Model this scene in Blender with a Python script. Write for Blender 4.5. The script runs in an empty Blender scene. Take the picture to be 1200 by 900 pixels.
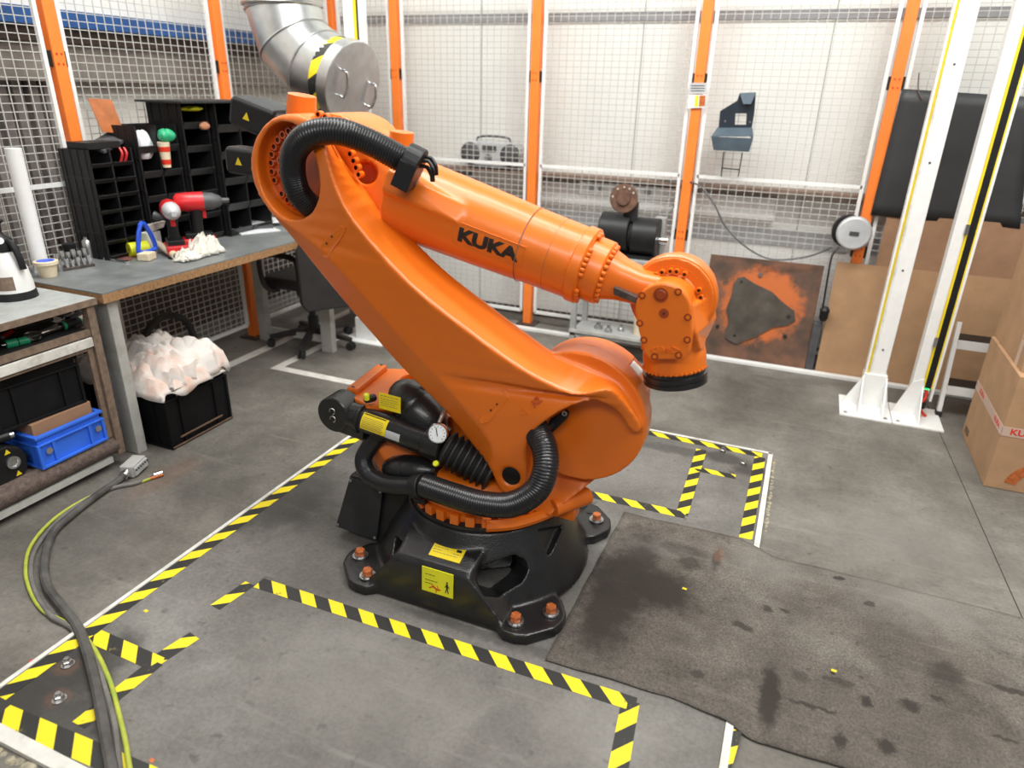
import bpy, bmesh, math, random
from mathutils import Vector, Matrix
from mathutils.geometry import tessellate_polygon
random.seed(7)
SC = bpy.context.scene
COL = SC.collection
PI = math.pi
V = Vector

# ---------------------------------------------------------------- camera, world, lights, exposure
CX = V((0.92273, 0.38476, 0.02423)); FOCAL = 810.0
RM = None
def _frame():
    def d(x, y): return V((x - 600.0, y - 450.0, FOCAL)).normalized()
    Y = d(966, 114); Z = -d(550, 2350); Z = (Z - Z.dot(Y) * Y).normalized(); X = Y.cross(Z)
    return X, Y, Z            # world axes written in camera coordinates (x right, y down, z forward)
AX, AY, AZ = _frame()
CAMZ = 1.64
CAM = V((0, 0, CAMZ))
cam_d = bpy.data.cameras.new('camera'); cam = bpy.data.objects.new('camera', cam_d); COL.objects.link(cam)
cam_d.sensor_width = 36.0; cam_d.lens = 36.0 * FOCAL / 1200.0; cam_d.clip_start = 0.05
right = V((AX.x, AY.x, AZ.x)); up = -V((AX.y, AY.y, AZ.y)); back = -V((AX.z, AY.z, AZ.z))
cam.matrix_world = Matrix(((right.x, up.x, back.x, 0), (right.y, up.y, back.y, 0), (right.z, up.z, back.z, CAMZ), (0, 0, 0, 1)))
SC.camera = cam
cam_d.dof.use_dof = True; cam_d.dof.focus_distance = 2.55; cam_d.dof.aperture_fstop = 1.7
SC.view_settings.view_transform = 'Standard'; SC.view_settings.look = 'None'
SC.view_settings.gamma = 1.0; SC.view_settings.exposure = -0.04
try: SC.view_settings.use_curve_mapping = False
except Exception: pass
W = bpy.data.worlds.new('world'); SC.world = W; W.use_nodes = True
W.node_tree.nodes['Background'].inputs[0].default_value = (1.0, 0.985, 0.955, 1)
W.node_tree.nodes['Background'].inputs[1].default_value = 0.21
def area(name, loc, target, sx, sy, power, color=(1, 1, 1)):
    l = bpy.data.lights.new(name, 'AREA'); l.shape = 'RECTANGLE'; l.size = sx; l.size_y = sy; l.energy = power; l.color = color
    o = bpy.data.objects.new(name, l); COL.objects.link(o); o.location = loc
    o.rotation_euler = (V(target) - V(loc)).to_track_quat('-Z', 'Y').to_euler()
    return o
area('hall_and_fill_lamp', (1.6, 1.4, 4.2), (-0.6, 2.6, 0), 0.5, 3.0, 118, (1, .98, .94))
area('hall_and_fill_lamp', (-0.9, 1.6, 4.4), (-0.9, 2.4, 0), 3.6, 0.4, 62, (1, .98, .95))
area('hall_and_fill_lamp', (-0.6, 2.5, 4.5), (-0.9, 4.8, .9), 4.4, 0.5, 172, (.98, 1, .97))
area('hall_and_fill_lamp', (-3.3, 2.6, 4.6), (-3.9, 2.6, .9), 0.4, 3.4, 60, (1, .98, .95))  # unseen lamp added to brighten the left wall
area('hall_and_fill_lamp', (0.2, -1.6, 3.6), (-0.9, 2.0, .6), 3.0, 0.6, 84, (1, .98, .96))  # added fill light behind the camera, lifts the robot's near faces

def P(px, py, x=None, y=None, z=None):
    """point of the real plane x=, y= or z= seen at photo pixel (px, py)"""
    c = V((px - 600.0, py - 450.0, FOCAL)); r = V((AX.dot(c), AY.dot(c), AZ.dot(c)))
    if x is not None: t = x / r.x
    elif y is not None: t = y / r.y
    else: t = (z - CAMZ) / r.z
    return CAM + r * t

# ---------------------------------------------------------------- materials
def nd(nt, typ, **kw):
    n = nt.nodes.new(typ)
    for k, v in kw.items():
        if k in n.inputs: n.inputs[k].default_value = v
        else: setattr(n, k, v)
    return n
def mat(name, col, rough=.5, metal=0, var=.06, vscale=12, bump=0, bscale=60, coat=0, dirt=None, dirt_amt=.3, dscale=4, alpha=None, emit=None, spec=.5, trans=0):
    m = bpy.data.materials.new(name); m.use_nodes = True; nt = m.node_tree; b = nt.nodes['Principled BSDF']; L = nt.links.new
    b.inputs['Roughness'].default_value = rough; b.inputs['Metallic'].default_value = metal
    b.inputs['Coat Weight'].default_value = coat; b.inputs['Coat Roughness'].default_value = .15
    b.inputs['Specular IOR Level'].default_value = spec; b.inputs['Transmission Weight'].default_value = trans
    tc = nd(nt, 'ShaderNodeTexCoord'); no = nd(nt, 'ShaderNodeTexNoise', Scale=vscale, Detail=6, Roughness=.6); L(tc.outputs['Object'], no.inputs['Vector'])
    mr = nd(nt, 'ShaderNodeMapRange'); mr.inputs[1].default_value = .3; mr.inputs[2].default_value = .7; mr.inputs[3].default_value = 1 - var * 1.5; mr.inputs[4].default_value = 1 + var
    L(no.outputs[0], mr.inputs[0])
    mx = nd(nt, 'ShaderNodeVectorMath', operation='SCALE'); mx.inputs[0].default_value = col; L(mr.outputs[0], mx.inputs['Scale'])
    out = mx.outputs[0]
    if dirt:
        n2 = nd(nt, 'ShaderNodeTexNoise', Scale=dscale, Detail=8, Roughness=.65); L(tc.outputs['Object'], n2.inputs['Vector'])
        r2 = nd(nt, 'ShaderNodeMapRange'); r2.inputs[1].default_value = .5; r2.inputs[2].default_value = .72; r2.inputs[4].default_value = dirt_amt; L(n2.outputs[0], r2.inputs[0])
        mm = nd(nt, 'ShaderNodeMix', data_type='RGBA'); L(r2.outputs[0], mm.inputs[0]); L(out, mm.inputs[6]); mm.inputs[7].default_value = (*dirt, 1); out = mm.outputs[2]
    L(out, b.inputs['Base Color'])
    if bump:
        n3 = nd(nt, 'ShaderNodeTexNoise', Scale=bscale, Detail=4); L(tc.outputs['Object'], n3.inputs['Vector'])
        bp = nd(nt, 'ShaderNodeBump', Strength=bump, Distance=.01); L(n3.outputs[0], bp.inputs['Height']); L(bp.outputs[0], b.inputs['Normal'])
    if emit: b.inputs['Emission Color'].default_value = (*emit[:3], 1); b.inputs['Emission Strength'].default_value = emit[3]
    return m
M = {}
M['orange'] = mat('orange_paint', (.74, .158, .008), .36, var=.05, vscale=3, coat=.2, bump=.04, bscale=260)
M['orange2'] = mat('orange_paint_glossy', (.60, .088, .008), .25, var=.08, vscale=5, coat=.6)
M['orange_post'] = mat('orange_post_paint', (.93, .22, .03), .45, var=.05)
M['black'] = mat('black_paint', (.012, .012, .013), .33, var=.3, bump=.12, bscale=160, coat=.2)
M['blackp'] = mat('black_plastic', (.011, .011, .012), .45, var=.25, spec=.35)
M['crateblack'] = mat('black_crate_plastic', (.007, .007, .008), .6, var=.25, spec=.2)
M['blackm'] = mat('black_matt', (.02, .02, .022), .7, var=.3, vscale=8)
M['hose'] = mat('black_hose', (.012, .012, .014), .3, var=.2)
M['rubber'] = mat('rubber', (.018, .018, .018), .6, var=.3)
M['grey'] = mat('grey_paint', (.35, .36, .35), .5, var=.12, dirt=(.12, .11, .1), dirt_amt=.4)
M['ltgrey'] = mat('pale_grey_paint', (.47, .47, .44), .5, var=.1, dirt=(.2, .17, .13), dirt_amt=.5, dscale=9)
M['white'] = mat('white_paint', (.78, .78, .76), .4, var=.04)
M['whited'] = mat('white_dirty', (.66, .65, .6), .6, var=.12, dirt=(.3, .27, .22), dirt_amt=.6, dscale=14)
M['wire'] = mat('white_wire', (.50, .49, .46), .5, var=.05)
M['steel'] = mat('steel', (.5, .5, .5), .3, 1, var=.15)
M['chrome'] = mat('chrome', (.75, .75, .76), .15, 1, var=.08)
M['galv'] = mat('galvanised', (.56, .57, .57), .33, .9, var=.14, vscale=7)
M['darksteel'] = mat('dark_steel', (.12, .1, .09), .5, .7, var=.3, vscale=20)
M['rust'] = mat('rusty_steel', (.16, .085, .055), .7, .3, var=.4, vscale=16, dirt=(.05, .04, .035), dirt_amt=.8)
M['card'] = mat('cardboard', (.42, .25, .135), .85, var=.08, vscale=9, bump=.1, bscale=90)
M['card2'] = mat('cardboard_brown', (.33, .185, .105), .85, var=.1, vscale=9)
M['wood'] = mat('chipboard_edge', (.36, .2, .09), .7, var=.25, vscale=60)
M['woodd'] = mat('brown_worn_edge', (.2, .14, .1), .7, var=.25, vscale=40)
M['bench'] = mat('bench_grey_top', (.165, .175, .175), .42, var=.18, vscale=9, dirt=(.28, .3, .3), dirt_amt=.35, dscale=6)
M['cabtop'] = mat('worn_grey_top', (.36, .38, .37), .45, var=.12, vscale=14, dirt=(.22, .19, .15), dirt_amt=.5, dscale=12)
M['red'] = mat('red_plastic', (.58, .02, .025), .35, var=.08)
M['blue'] = mat('blue_plastic', (.02, .09, .62), .4, var=.08)
M['crateblue'] = mat('crate_blue', (.035, .16, .78), .45, var=.08)
M['bluesteel'] = mat('blue_beam', (.02, .09, .28), .5, var=.15)
M['green'] = mat('green_plastic', (.02, .35, .16), .4, var=.1)
M['yellow'] = mat('yellow_plastic', (.8, .62, .015), .5, var=.06)
M['yelgreen'] = mat('yellow_green', (.72, .75, .02), .5, var=.06)
M['cream'] = mat('cream_plastic', (.72, .62, .44), .5, var=.06)
M['paper'] = mat('white_paper', (.72, .74, .76), .6, var=.08, vscale=30)
M['ink'] = mat('black_ink', (.015, .013, .012), .5, var=.1)
M['redink'] = mat('red_ink', (.65, .03, .01), .5, var=.1)
M['label'] = mat('yellow_label', (.86, .66, .01), .4, var=.04)
M['sticker'] = mat('yellow_green_label', (.8, .78, .02), .4, var=.04)
M['silver'] = mat('silver_plastic', (.55, .56, .57), .35, .15, var=.1)
M['graphite'] = mat('graphite_grille', (.09, .09, .095), .5, .2, var=.2)
M['pendant'] = mat('slate_blue_metal', (.085, .12, .15), .4, .2, var=.15)
M['pendantdark'] = mat('dark_slate_metal', (.018, .028, .04), .4, .2, var=.15)
M['boltor'] = mat('orange_bolt_head', (.55, .15, .04), .4, .2, var=.25, vscale=60)
M['rag'] = mat('white_cloth', (.74, .7, .66), .9, var=.08, vscale=8, bump=.4, bscale=25, dirt=(.75, .27, .1), dirt_amt=.55, dscale=5)
M['ragw'] = mat('offwhite_cloth', (.72, .7, .62), .9, var=.1, vscale=10, bump=.4, bscale=30)
M['darkbrown'] = mat('dark_brown_board', (.055, .035, .025), .7, var=.2)
M['greenled'] = mat('green_led', (.02, .6, .15), .4, emit=(.02, 1, .25, 1.5))
M['nylon'] = mat('white_nylon', (.82, .8, .76), .5, var=.04)
M['darkfab'] = mat('dark_chair_plastic', (.022, .02, .02), .6, var=.2)
M['beige'] = mat('beige_tag', (.55, .5, .45), .6, var=.1)

M['socketdark'] = mat('dark_socket', (.10, .018, .004), .6)
M['shadeor'] = mat('dark_orange_ring', (.30, .045, .005), .45)
# ---------------------------------------------------------------- mesh builder
def wloc(o):
    v = V((0, 0, 0))
    while o: v = v + o.location; o = o.parent
    return v
def tag(o, label=None, cat=None, group=None, kind=None):
    if label: o['label'] = label
    if cat: o['category'] = cat
    if group: o['group'] = group
    if kind: o['kind'] = kind
    return o
def thing(name, loc, label, cat, group=None):
    o = bpy.data.objects.new(name, None); COL.objects.link(o); o.location = loc; o.empty_display_size = .1
    return tag(o, label, cat, group)
class G:
    def __init__(s): s.v = []; s.f = []; s.uv = None
    def add(s, vs, fs):
        n = len(s.v); s.v += [V(v) for v in vs]; s.f += [[i + n for i in f] for f in fs]; return s
    def box(s, a, b):
        x0, y0, z0 = a; x1, y1, z1 = b
        return s.add([(x0,y0,z0),(x1,y0,z0),(x1,y1,z0),(x0,y1,z0),(x0,y0,z1),(x1,y0,z1),(x1,y1,z1),(x0,y1,z1)],
                     [(0,3,2,1),(4,5,6,7),(0,1,5,4),(1,2,6,5),(2,3,7,6),(3,0,4,7)])
    def obox(s, c, ax, ay, az, h):
        c = V(c); ax, ay, az = V(ax).normalized(), V(ay).normalized(), V(az).normalized()
        vs = [c + ax*h[0]*i + ay*h[1]*j + az*h[2]*k for k in (-1, 1) for i, j in ((-1,-1),(1,-1),(1,1),(-1,1))]
        return s.add(vs, [(0,3,2,1),(4,5,6,7),(0,1,5,4),(1,2,6,5),(2,3,7,6),(3,0,4,7)])
    def bar(s, a, b, w, t, n=(0, 0, 1)):
        a, b = V(a), V(b); d = b - a; side = d.cross(V(n)).normalized(); nn = side.cross(d).normalized()
        return s.obox((a + b) / 2, d, side, nn, (d.length / 2, w / 2, t / 2))
    def loft(s, loops, closed=True, caps=(True, True)):
        n = len(loops[0]); base = len(s.v)
        for l in loops: s.v += [V(p) for p in l]
        for k in range(len(loops) - 1):
            for i in range(n if closed else n - 1):
                j = (i + 1) % n; a = base + k * n; b = a + n
                s.f.append([a + i, a + j, b + j, b + i])
        if caps[0]: s.f.append([base + i for i in range(n)][::-1])
        if caps[1]: s.f.append([base + (len(loops) - 1) * n + i for i in range(n)])
        return s
    def prism(s, pts, d):
        d = V(d); return s.loft([pts, [V(p) + d for p in pts]])
    def lathe(s, prof, p0, d, n=24, caps=(True, True)):
        d = V(d).normalized(); u = d.orthogonal().normalized(); w = d.cross(u); p0 = V(p0)
        return s.loft([[p0 + d * t + (u * math.cos(2*PI*i/n) + w * math.sin(2*PI*i/n)) * max(r, 1e-5) for i in range(n)] for t, r in prof], True, caps)
    def cyl(s, a, b, r, r2=None, n=16):
        a, b = V(a), V(b); return s.lathe([(0, r), ((b - a).length, r if r2 is None else r2)], a, b - a, n)
    def tube(s, pts, rad, n=10, closed=False, up=None):
        pts = [V(p) for p in pts]; m = len(pts); rs = rad if isinstance(rad, (list, tuple)) else [rad] * m
        loops = []; u = None
        for i in range(m):
            t = (pts[(i + 1) % m] - pts[i - 1]) if closed else (pts[min(i + 1, m - 1)] - pts[max(i - 1, 0)])
            t.normalize()
            if u is None: u = (t.cross(V(up)) if up else t.orthogonal()).normalized()
            u = (u - t * u.dot(t)).normalized(); w = t.cross(u)
            loops.append([pts[i] + (u * math.cos(2*PI*k/n) + w * math.sin(2*PI*k/n)) * rs[i] for k in range(n)])
        if closed: loops.append(loops[0]); return s.loft(loops, True, (False, False))
        return s.loft(loops)
    def ball(s, c, r, n=16, m=10, sc=(1, 1, 1)):
        c = V(c); loops = [[c + V((math.sin(PI*k/m)*math.cos(2*PI*i/n)*r*sc[0], math.sin(PI*k/m)*math.sin(2*PI*i/n)*r*sc[1], -math.cos(PI*k/m)*r*sc[2])) for i in range(n)] for k in range(m + 1)]
        for l in (loops[0], loops[-1]):
            cc = sum(l, V()) / n
            for i in range(n): l[i] = cc + (l[i] - cc) + V((math.cos(2*PI*i/n), math.sin(2*PI*i/n), 0)) * 1e-5
        return s.loft(loops)
    def mesh(s, name, off=V((0, 0, 0)), smooth=False, ang=None):
        me = bpy.data.meshes.new(name); me.from_pydata([v - off for v in s.v], [], s.f)
        if s.uv:
            ul = me.uv_layers.new(name='UVMap')
            for l in me.loops: ul.data[l.index].uv = s.uv[l.vertex_index]
        bm = bmesh.new(); bm.from_mesh(me)
        if not s.uv: bmesh.ops.recalc_face_normals(bm, faces=bm.faces)
        bm.to_mesh(me); bm.free()
        if smooth:
            for p in me.polygons: p.use_smooth = True
            if ang is not None:
                try: me.set_sharp_from_angle(angle=math.radians(ang))
                except Exception: pass
        me.update(); return me
    def ok(s, name, m, parent=None, base=None, smooth=False, bevel=0, ang=35, **t):
        off = wloc(parent) if parent else V(base if base is not None else (sum((v.x for v in s.v))/len(s.v), sum((v.y for v in s.v))/len(s.v), min(v.z for v in s.v)))
        me = s.mesh(name, off, smooth, ang); me.materials.append(m if not isinstance(m, str) else M[m])
        o = bpy.data.objects.new(name, me); COL.objects.link(o)
        if parent: o.parent = parent
        else: o.location = off
        if bevel:
            bv = o.modifiers.new('bevel', 'BEVEL'); bv.width = bevel; bv.segments = 2; bv.limit_method = 'ANGLE'; bv.angle_limit = math.radians(40)
        return tag(o, **t)
def inst(src, parent, loc, rot=None, name=None, label=None):
    """another copy of a piece (shared mesh) at world point loc"""
    o = src.copy(); COL.objects.link(o); o.parent = parent; o.location = V(loc) - (wloc(parent) if parent else V())
    o.rotation_euler = (0, 0, 0)
    if rot is not None: o.rotation_euler = rot
    return o
def piece(me_g, name, m, parent, loc, d=(0, 0, 1), smooth=False):
    """a small piece modelled at the origin along +Z, put at loc pointing along d"""
    me = me_g.mesh(name, V(), smooth, 35); me.materials.append(M[m] if isinstance(m, str) else m)
    if getattr(me_g, 'dark', False):
        me.materials.append(M['socketdark'])
        rm = max(math.hypot(v.co.x, v.co.y) for v in me.vertices)
        for p in me.polygons:
            if all(math.hypot(me.vertices[i].co.x, me.vertices[i].co.y) < rm*.7 for i in p.vertices): p.material_index = 1
    o = bpy.data.objects.new(name, me); COL.objects.link(o); o.parent = parent
    o.location = V(loc) - wloc(parent); o.rotation_euler = V(d).to_track_quat('Z', 'Y').to_euler(); return o
def pieces(me_g, name, m, parent, locs, d=(0, 0, 1), smooth=False):
    first = piece(me_g, name, m, parent, locs[0], d, smooth); e = first.rotation_euler.copy()
    for l in locs[1:]: inst(first, parent, l, e)
    return first
def evalmesh(o):
    dg = bpy.context.evaluated_depsgraph_get(); dg.update(); e = o.evaluated_get(dg); return bpy.data.meshes.new_from_object(e)
def cast(name, solids, cuts, m, parent, voxel=.006, smooth=4, fac=.5, **t):
    """cast metal body: solids joined, cutters removed, edges rounded by remesh + smooth"""
    me = solids.mesh(name, wloc(parent)); o = bpy.data.objects.new(name, me); COL.objects.link(o)
    r = o.modifiers.new('r', 'REMESH'); r.mode = 'VOXEL'; r.voxel_size = voxel; r.adaptivity = 0
    tmp = []
    if cuts is not None and cuts.v:
        cm = cuts.mesh('cut', wloc(parent)); c = bpy.data.objects.new('cut', cm); COL.objects.link(c); tmp.append(c)
        rc = c.modifiers.new('r', 'REMESH'); rc.mode = 'VOXEL'; rc.voxel_size = voxel
        cme = evalmesh(c); c.modifiers.clear(); c.data = cme
        b = o.modifiers.new('b', 'BOOLEAN'); b.operation = 'DIFFERENCE'; b.object = c; b.solver = 'EXACT'
        r2 = o.modifiers.new('r2', 'REMESH'); r2.mode = 'VOXEL'; r2.voxel_size = voxel
    s = o.modifiers.new('s', 'SMOOTH'); s.iterations = smooth; s.factor = fac
    me2 = evalmesh(o); o.modifiers.clear(); o.data = me2
    for c in tmp: bpy.data.objects.remove(c)
    for p in me2.polygons: p.use_smooth = True
    me2.materials.clear(); me2.materials.append(M[m])
    me2.name = name; o.parent = parent
    return tag(o, **t)
def text_mesh(txt, size, depth=.001, bold=0.0, sx=1.0, fit=None):
    cu = bpy.data.curves.new('t', 'FONT'); cu.body = txt; cu.size = size; cu.extrude = depth; cu.offset = bold; cu.align_x = 'CENTER'; cu.align_y = 'CENTER'
    o = bpy.data.objects.new('t', cu); COL.objects.link(o); me = evalmesh(o); bpy.data.objects.remove(o)
    for v in me.vertices: v.co.x *= sx
    if fit:
        bm = bmesh.new(); bm.from_mesh(me); bmesh.ops.triangulate(bm, faces=bm.faces)
        for _ in range(4):
            bmesh.ops.subdivide_edges(bm, edges=[e for e in bm.edges if e.calc_length() > size*.11], cuts=1); bmesh.ops.triangulate(bm, faces=bm.faces)
        bm.to_mesh(me); bm.free()
        xs = [v.co.x for v in me.vertices]; ys = [v.co.y for v in me.vertices]; w, h = max(xs)-min(xs), max(ys)-min(ys); mx, my = (max(xs)+min(xs))/2, (max(ys)+min(ys))/2
        for v in me.vertices: v.co.x = (v.co.x - mx)*fit[0]/w; v.co.y = (v.co.y - my)*fit[1]/h
    return me
def lettering(name, txt, size, m, parent, c, xdir, ydir, depth=.001, bold=0, sx=1.0, wrap=None, fit=None):
    """letters as thin raised shapes; wrap=(axis point, axis dir, radius) bends them round a tube"""
    me = text_mesh(txt, size, depth, bold, sx, fit); c = V(c); X = V(xdir).normalized(); Y = V(ydir).normalized(); N = X.cross(Y)
    off = wloc(parent)
    for v in me.vertices:
        p = c + X * v.co.x + Y * v.co.y + N * v.co.z
        if wrap:
            a0, ad, rf = wrap; r = rf((c - a0).dot(ad)); k = (p - a0).dot(ad); q = p - a0 - ad * k; hgt = v.co.z
            base = (c - a0) - ad * (c - a0).dot(ad); bn = base.normalized(); tn = ad.cross(bn)
            ang = (q - base).dot(tn) / r; p = a0 + ad * k + (bn * math.cos(ang) + tn * math.sin(ang)) * (rf(k) + hgt)
        v.co = p - off
    me.materials.clear(); me.materials.append(M[m]); o = bpy.data.objects.new(name, me); COL.objects.link(o); o.parent = parent
    return o
def smoothpath(pts, k=8, closed=False):
    pts = [V(p) for p in pts]; out = []; n = len(pts)
    for i in range(n if closed else n - 1):
        p0 = pts[i - 1] if (i > 0 or closed) else pts[i]; p1 = pts[i]; p2 = pts[(i + 1) % n]; p3 = pts[(i + 2) % n] if (i + 2 < n or closed) else pts[i + 1]
        for j in range(k):
            t = j / k; out.append(.5 * ((2*p1) + (p2-p0)*t + (2*p0-5*p1+4*p2-p3)*t*t + (3*p1-p0-3*p2+p3)*t*t*t))
    if not closed: out.append(pts[-1])
    return out
def resample(pts, step):
    out = [pts[0]]; acc = 0
    for a, b in zip(pts, pts[1:]):
        L = (b - a).length
        while acc + L >= step:
            t = (step - acc) / L; a = a + (b - a) * t; out.append(a.copy()); L = (b - a).length; acc = 0
        acc += L
    return out
def ribbed(pts, r, pitch=.008, depth=.0025, n=20):
    ps = resample(smoothpath(pts, 14), pitch / 3); rs = [r if i % 3 == 0 else (r - depth * .35 if i % 3 == 1 else r - depth) for i in range(len(ps))]
    return G().tube(ps, rs, n)
def hexbolt(r, h, washer=None, wh=.004):
    g = G(); z = 0
    if washer: g.cyl((0,0,0), (0,0,wh), washer, n=20); z = wh
    g.lathe([(0, r), (h*.8, r), (h, r*.8)], (0,0,z), (0,0,1), 6); return g
def socketbolt(r, h, n=12):
    g = G().lathe([(0, r), (h, r), (h, r*.6), (h*.45, r*.58)], (0,0,0), (0,0,1), n); g.dark = True; return g
from mathutils.bvhtree import BVHTree
def hitter(o):
    off = wloc(o); t = BVHTree.FromPolygons([v.co + off for v in o.data.vertices], [list(p.vertices) for p in o.data.polygons])
    def f(px_, py_):
        c = V((px_-600, py_-450, FOCAL)); d = V((AX.dot(c), AY.dot(c), AZ.dot(c))).normalized(); h = t.ray_cast(CAM, d)
        return (h[0], h[1]) if h[0] is not None else (None, None)
    return f

# ---------------------------------------------------------------- the setting
def blobs(nt, tc, spots, soft=.5, wob=.05):
    """dirt and painted shadow spots with a place of their own: (x, y, rx, ry, strength), joined by maximum"""
    L = nt.links.new; nz = nd(nt, 'ShaderNodeTexNoise', Scale=9, Detail=6, Roughness=.7); L(tc.outputs['Object'], nz.inputs['Vector'])
    ns = nd(nt, 'ShaderNodeMath', operation='MULTIPLY_ADD'); L(nz.outputs[0], ns.inputs[0]); ns.inputs[1].default_value = 1.3; ns.inputs[2].default_value = -.65
    vv_ = tc.outputs['Object']
    if wob:
        nw = nd(nt, 'ShaderNodeTexNoise', Scale=34, Detail=5, Roughness=.7); L(tc.outputs['Object'], nw.inputs['Vector'])
        w1 = nd(nt, 'ShaderNodeVectorMath', operation='SUBTRACT'); L(nw.outputs['Color'], w1.inputs[0]); w1.inputs[1].default_value = (.5, .5, .5)
        w2 = nd(nt, 'ShaderNodeVectorMath', operation='SCALE'); L(w1.outputs[0], w2.inputs[0]); w2.inputs['Scale'].default_value = wob
        w3 = nd(nt, 'ShaderNodeVectorMath', operation='ADD'); L(tc.outputs['Object'], w3.inputs[0]); L(w2.outputs[0], w3.inputs[1]); vv_ = w3.outputs[0]
    prev = None
    for x, y, rx, ry, st in spots:
        a = nd(nt, 'ShaderNodeVectorMath', operation='SUBTRACT'); L(vv_, a.inputs[0]); a.inputs[1].default_value = (x, y, 0)
        b = nd(nt, 'ShaderNodeVectorMath', operation='MULTIPLY'); L(a.outputs[0], b.inputs[0]); b.inputs[1].default_value = (1/rx, 1/ry, 0)
        c = nd(nt, 'ShaderNodeVectorMath', operation='LENGTH'); L(b.outputs[0], c.inputs[0])
        d = nd(nt, 'ShaderNodeMath', operation='ADD'); L(c.outputs['Value'], d.inputs[0]); L(ns.outputs[0], d.inputs[1])
        e = nd(nt, 'ShaderNodeMapRange', interpolation_type='SMOOTHSTEP'); L(d.outputs[0], e.inputs[0]); e.inputs[1].default_value = 1 - soft; e.inputs[2].default_value = 1 + soft*.3; e.inputs[3].default_value = st; e.inputs[4].default_value = 0
        if prev:
            mx = nd(nt, 'ShaderNodeMath', operation='MAXIMUM'); L(prev, mx.inputs[0]); L(e.outputs[0], mx.inputs[1]); prev = mx.outputs[0]
        else: prev = e.outputs[0]
    return prev
def ground_mat(name, c1, c2, c3, spots=(), fine=90, contrast=1.0, rough=.62, spotcol=(.03, .028, .025), rust=None, mott=0, pale=None):
    m = bpy.data.materials.new(name); m.use_nodes = True; nt = m.node_tree; L = nt.links.new; b = nt.nodes['Principled BSDF']
    tc = nd(nt, 'ShaderNodeTexCoord')
    big = nd(nt, 'ShaderNodeTexNoise', Scale=1.4, Detail=9, Roughness=.62, Distortion=.4); L(tc.outputs['Object'], big.inputs['Vector'])
    cr = nd(nt, 'ShaderNodeValToRGB'); L(big.outputs[0], cr.inputs[0]); e = cr.color_ramp.elements
    e[0].position = .32; e[0].color = (*c1, 1); e[1].position = .68; e[1].color = (*c3, 1); q = e.new(.5); q.color = (*c2, 1)
    fn = nd(nt, 'ShaderNodeTexNoise', Scale=fine, Detail=8, Roughness=.75); L(tc.outputs['Object'], fn.inputs['Vector'])
    fr = nd(nt, 'ShaderNodeMapRange'); L(fn.outputs[0], fr.inputs[0]); fr.inputs[1].default_value = .3; fr.inputs[2].default_value = .7; fr.inputs[3].default_value = 1 - .28*contrast; fr.inputs[4].default_value = 1 + .25*contrast
    s = nd(nt, 'ShaderNodeVectorMath', operation='SCALE'); L(cr.outputs[0], s.inputs[0]); L(fr.outputs[0], s.inputs['Scale'])
    # long scuffs
    mp = nd(nt, 'ShaderNodeMapping'); L(tc.outputs['Object'], mp.inputs[0]); mp.inputs['Rotation'].default_value = (0, 0, .5); mp.inputs['Scale'].default_value = (1.2, 14, 1)
    sn = nd(nt, 'ShaderNodeTexNoise', Scale=1.6, Detail=5, Roughness=.6); L(mp.outputs[0], sn.inputs['Vector'])
    sr = nd(nt, 'ShaderNodeMapRange'); L(sn.outputs[0], sr.inputs[0]); sr.inputs[1].default_value = .58; sr.inputs[2].default_value = .75; sr.inputs[4].default_value = .28
    mm = nd(nt, 'ShaderNodeMix', data_type='RGBA'); L(sr.outputs[0], mm.inputs[0]); L(s.outputs[0], mm.inputs[6]); mm.inputs[7].default_value = (*[min(1, c*1.5) for c in c3], 1)
    out = mm.outputs[2]
    # dark fine specks
    vo = nd(nt, 'ShaderNodeTexNoise', Scale=26, Detail=3, Roughness=.5); L(tc.outputs['Object'], vo.inputs['Vector'])
    vr = nd(nt, 'ShaderNodeMapRange'); L(vo.outputs[0], vr.inputs[0]); vr.inputs[1].default_value = .66; vr.inputs[2].default_value = .74; vr.inputs[4].default_value = .45
    m2 = nd(nt, 'ShaderNodeMix', data_type='RGBA'); L(vr.outputs[0], m2.inputs[0]); L(out, m2.inputs[6]); m2.inputs[7].default_value = (*[c*.4 for c in c1], 1); out = m2.outputs[2]
    if mott:
        mo = nd(nt, 'ShaderNodeTexNoise', Scale=7, Detail=7, Roughness=.7, Distortion=.6); L(tc.outputs['Object'], mo.inputs['Vector'])
        mr_ = nd(nt, 'ShaderNodeMapRange'); L(mo.outputs[0], mr_.inputs[0]); mr_.inputs[1].default_value = .35; mr_.inputs[2].default_value = .65; mr_.inputs[3].default_value = 1 - mott; mr_.inputs[4].default_value = 1 + mott*.8
        ms = nd(nt, 'ShaderNodeVectorMath', operation='SCALE'); L(out, ms.inputs[0]); L(mr_.outputs[0], ms.inputs['Scale']); out = ms.outputs[0]
    if pale:
        k = blobs(nt, tc, pale, .9); m5 = nd(nt, 'ShaderNodeMix', data_type='RGBA'); L(k, m5.inputs[0]); L(out, m5.inputs[6]); m5.inputs[7].default_value = (.3, .285, .26, 1); out = m5.outputs[2]
    if spots:
        k = blobs(nt, tc, spots); m3 = nd(nt, 'ShaderNodeMix', data_type='RGBA'); L(k, m3.inputs[0]); L(out, m3.inputs[6]); m3.inputs[7].default_value = (*spotcol, 1); out = m3.outputs[2]
    if rust:
        k = blobs(nt, tc, rust); m4 = nd(nt, 'ShaderNodeMix', data_type='RGBA'); L(k, m4.inputs[0]); L(out, m4.inputs[6]); m4.inputs[7].default_value = (.2, .09, .05, 1); out = m4.outputs[2]
    L(out, b.inputs['Base Color']); b.inputs['Roughness'].default_value = rough; b.inputs['Specular IOR Level'].default_value = .35
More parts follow.
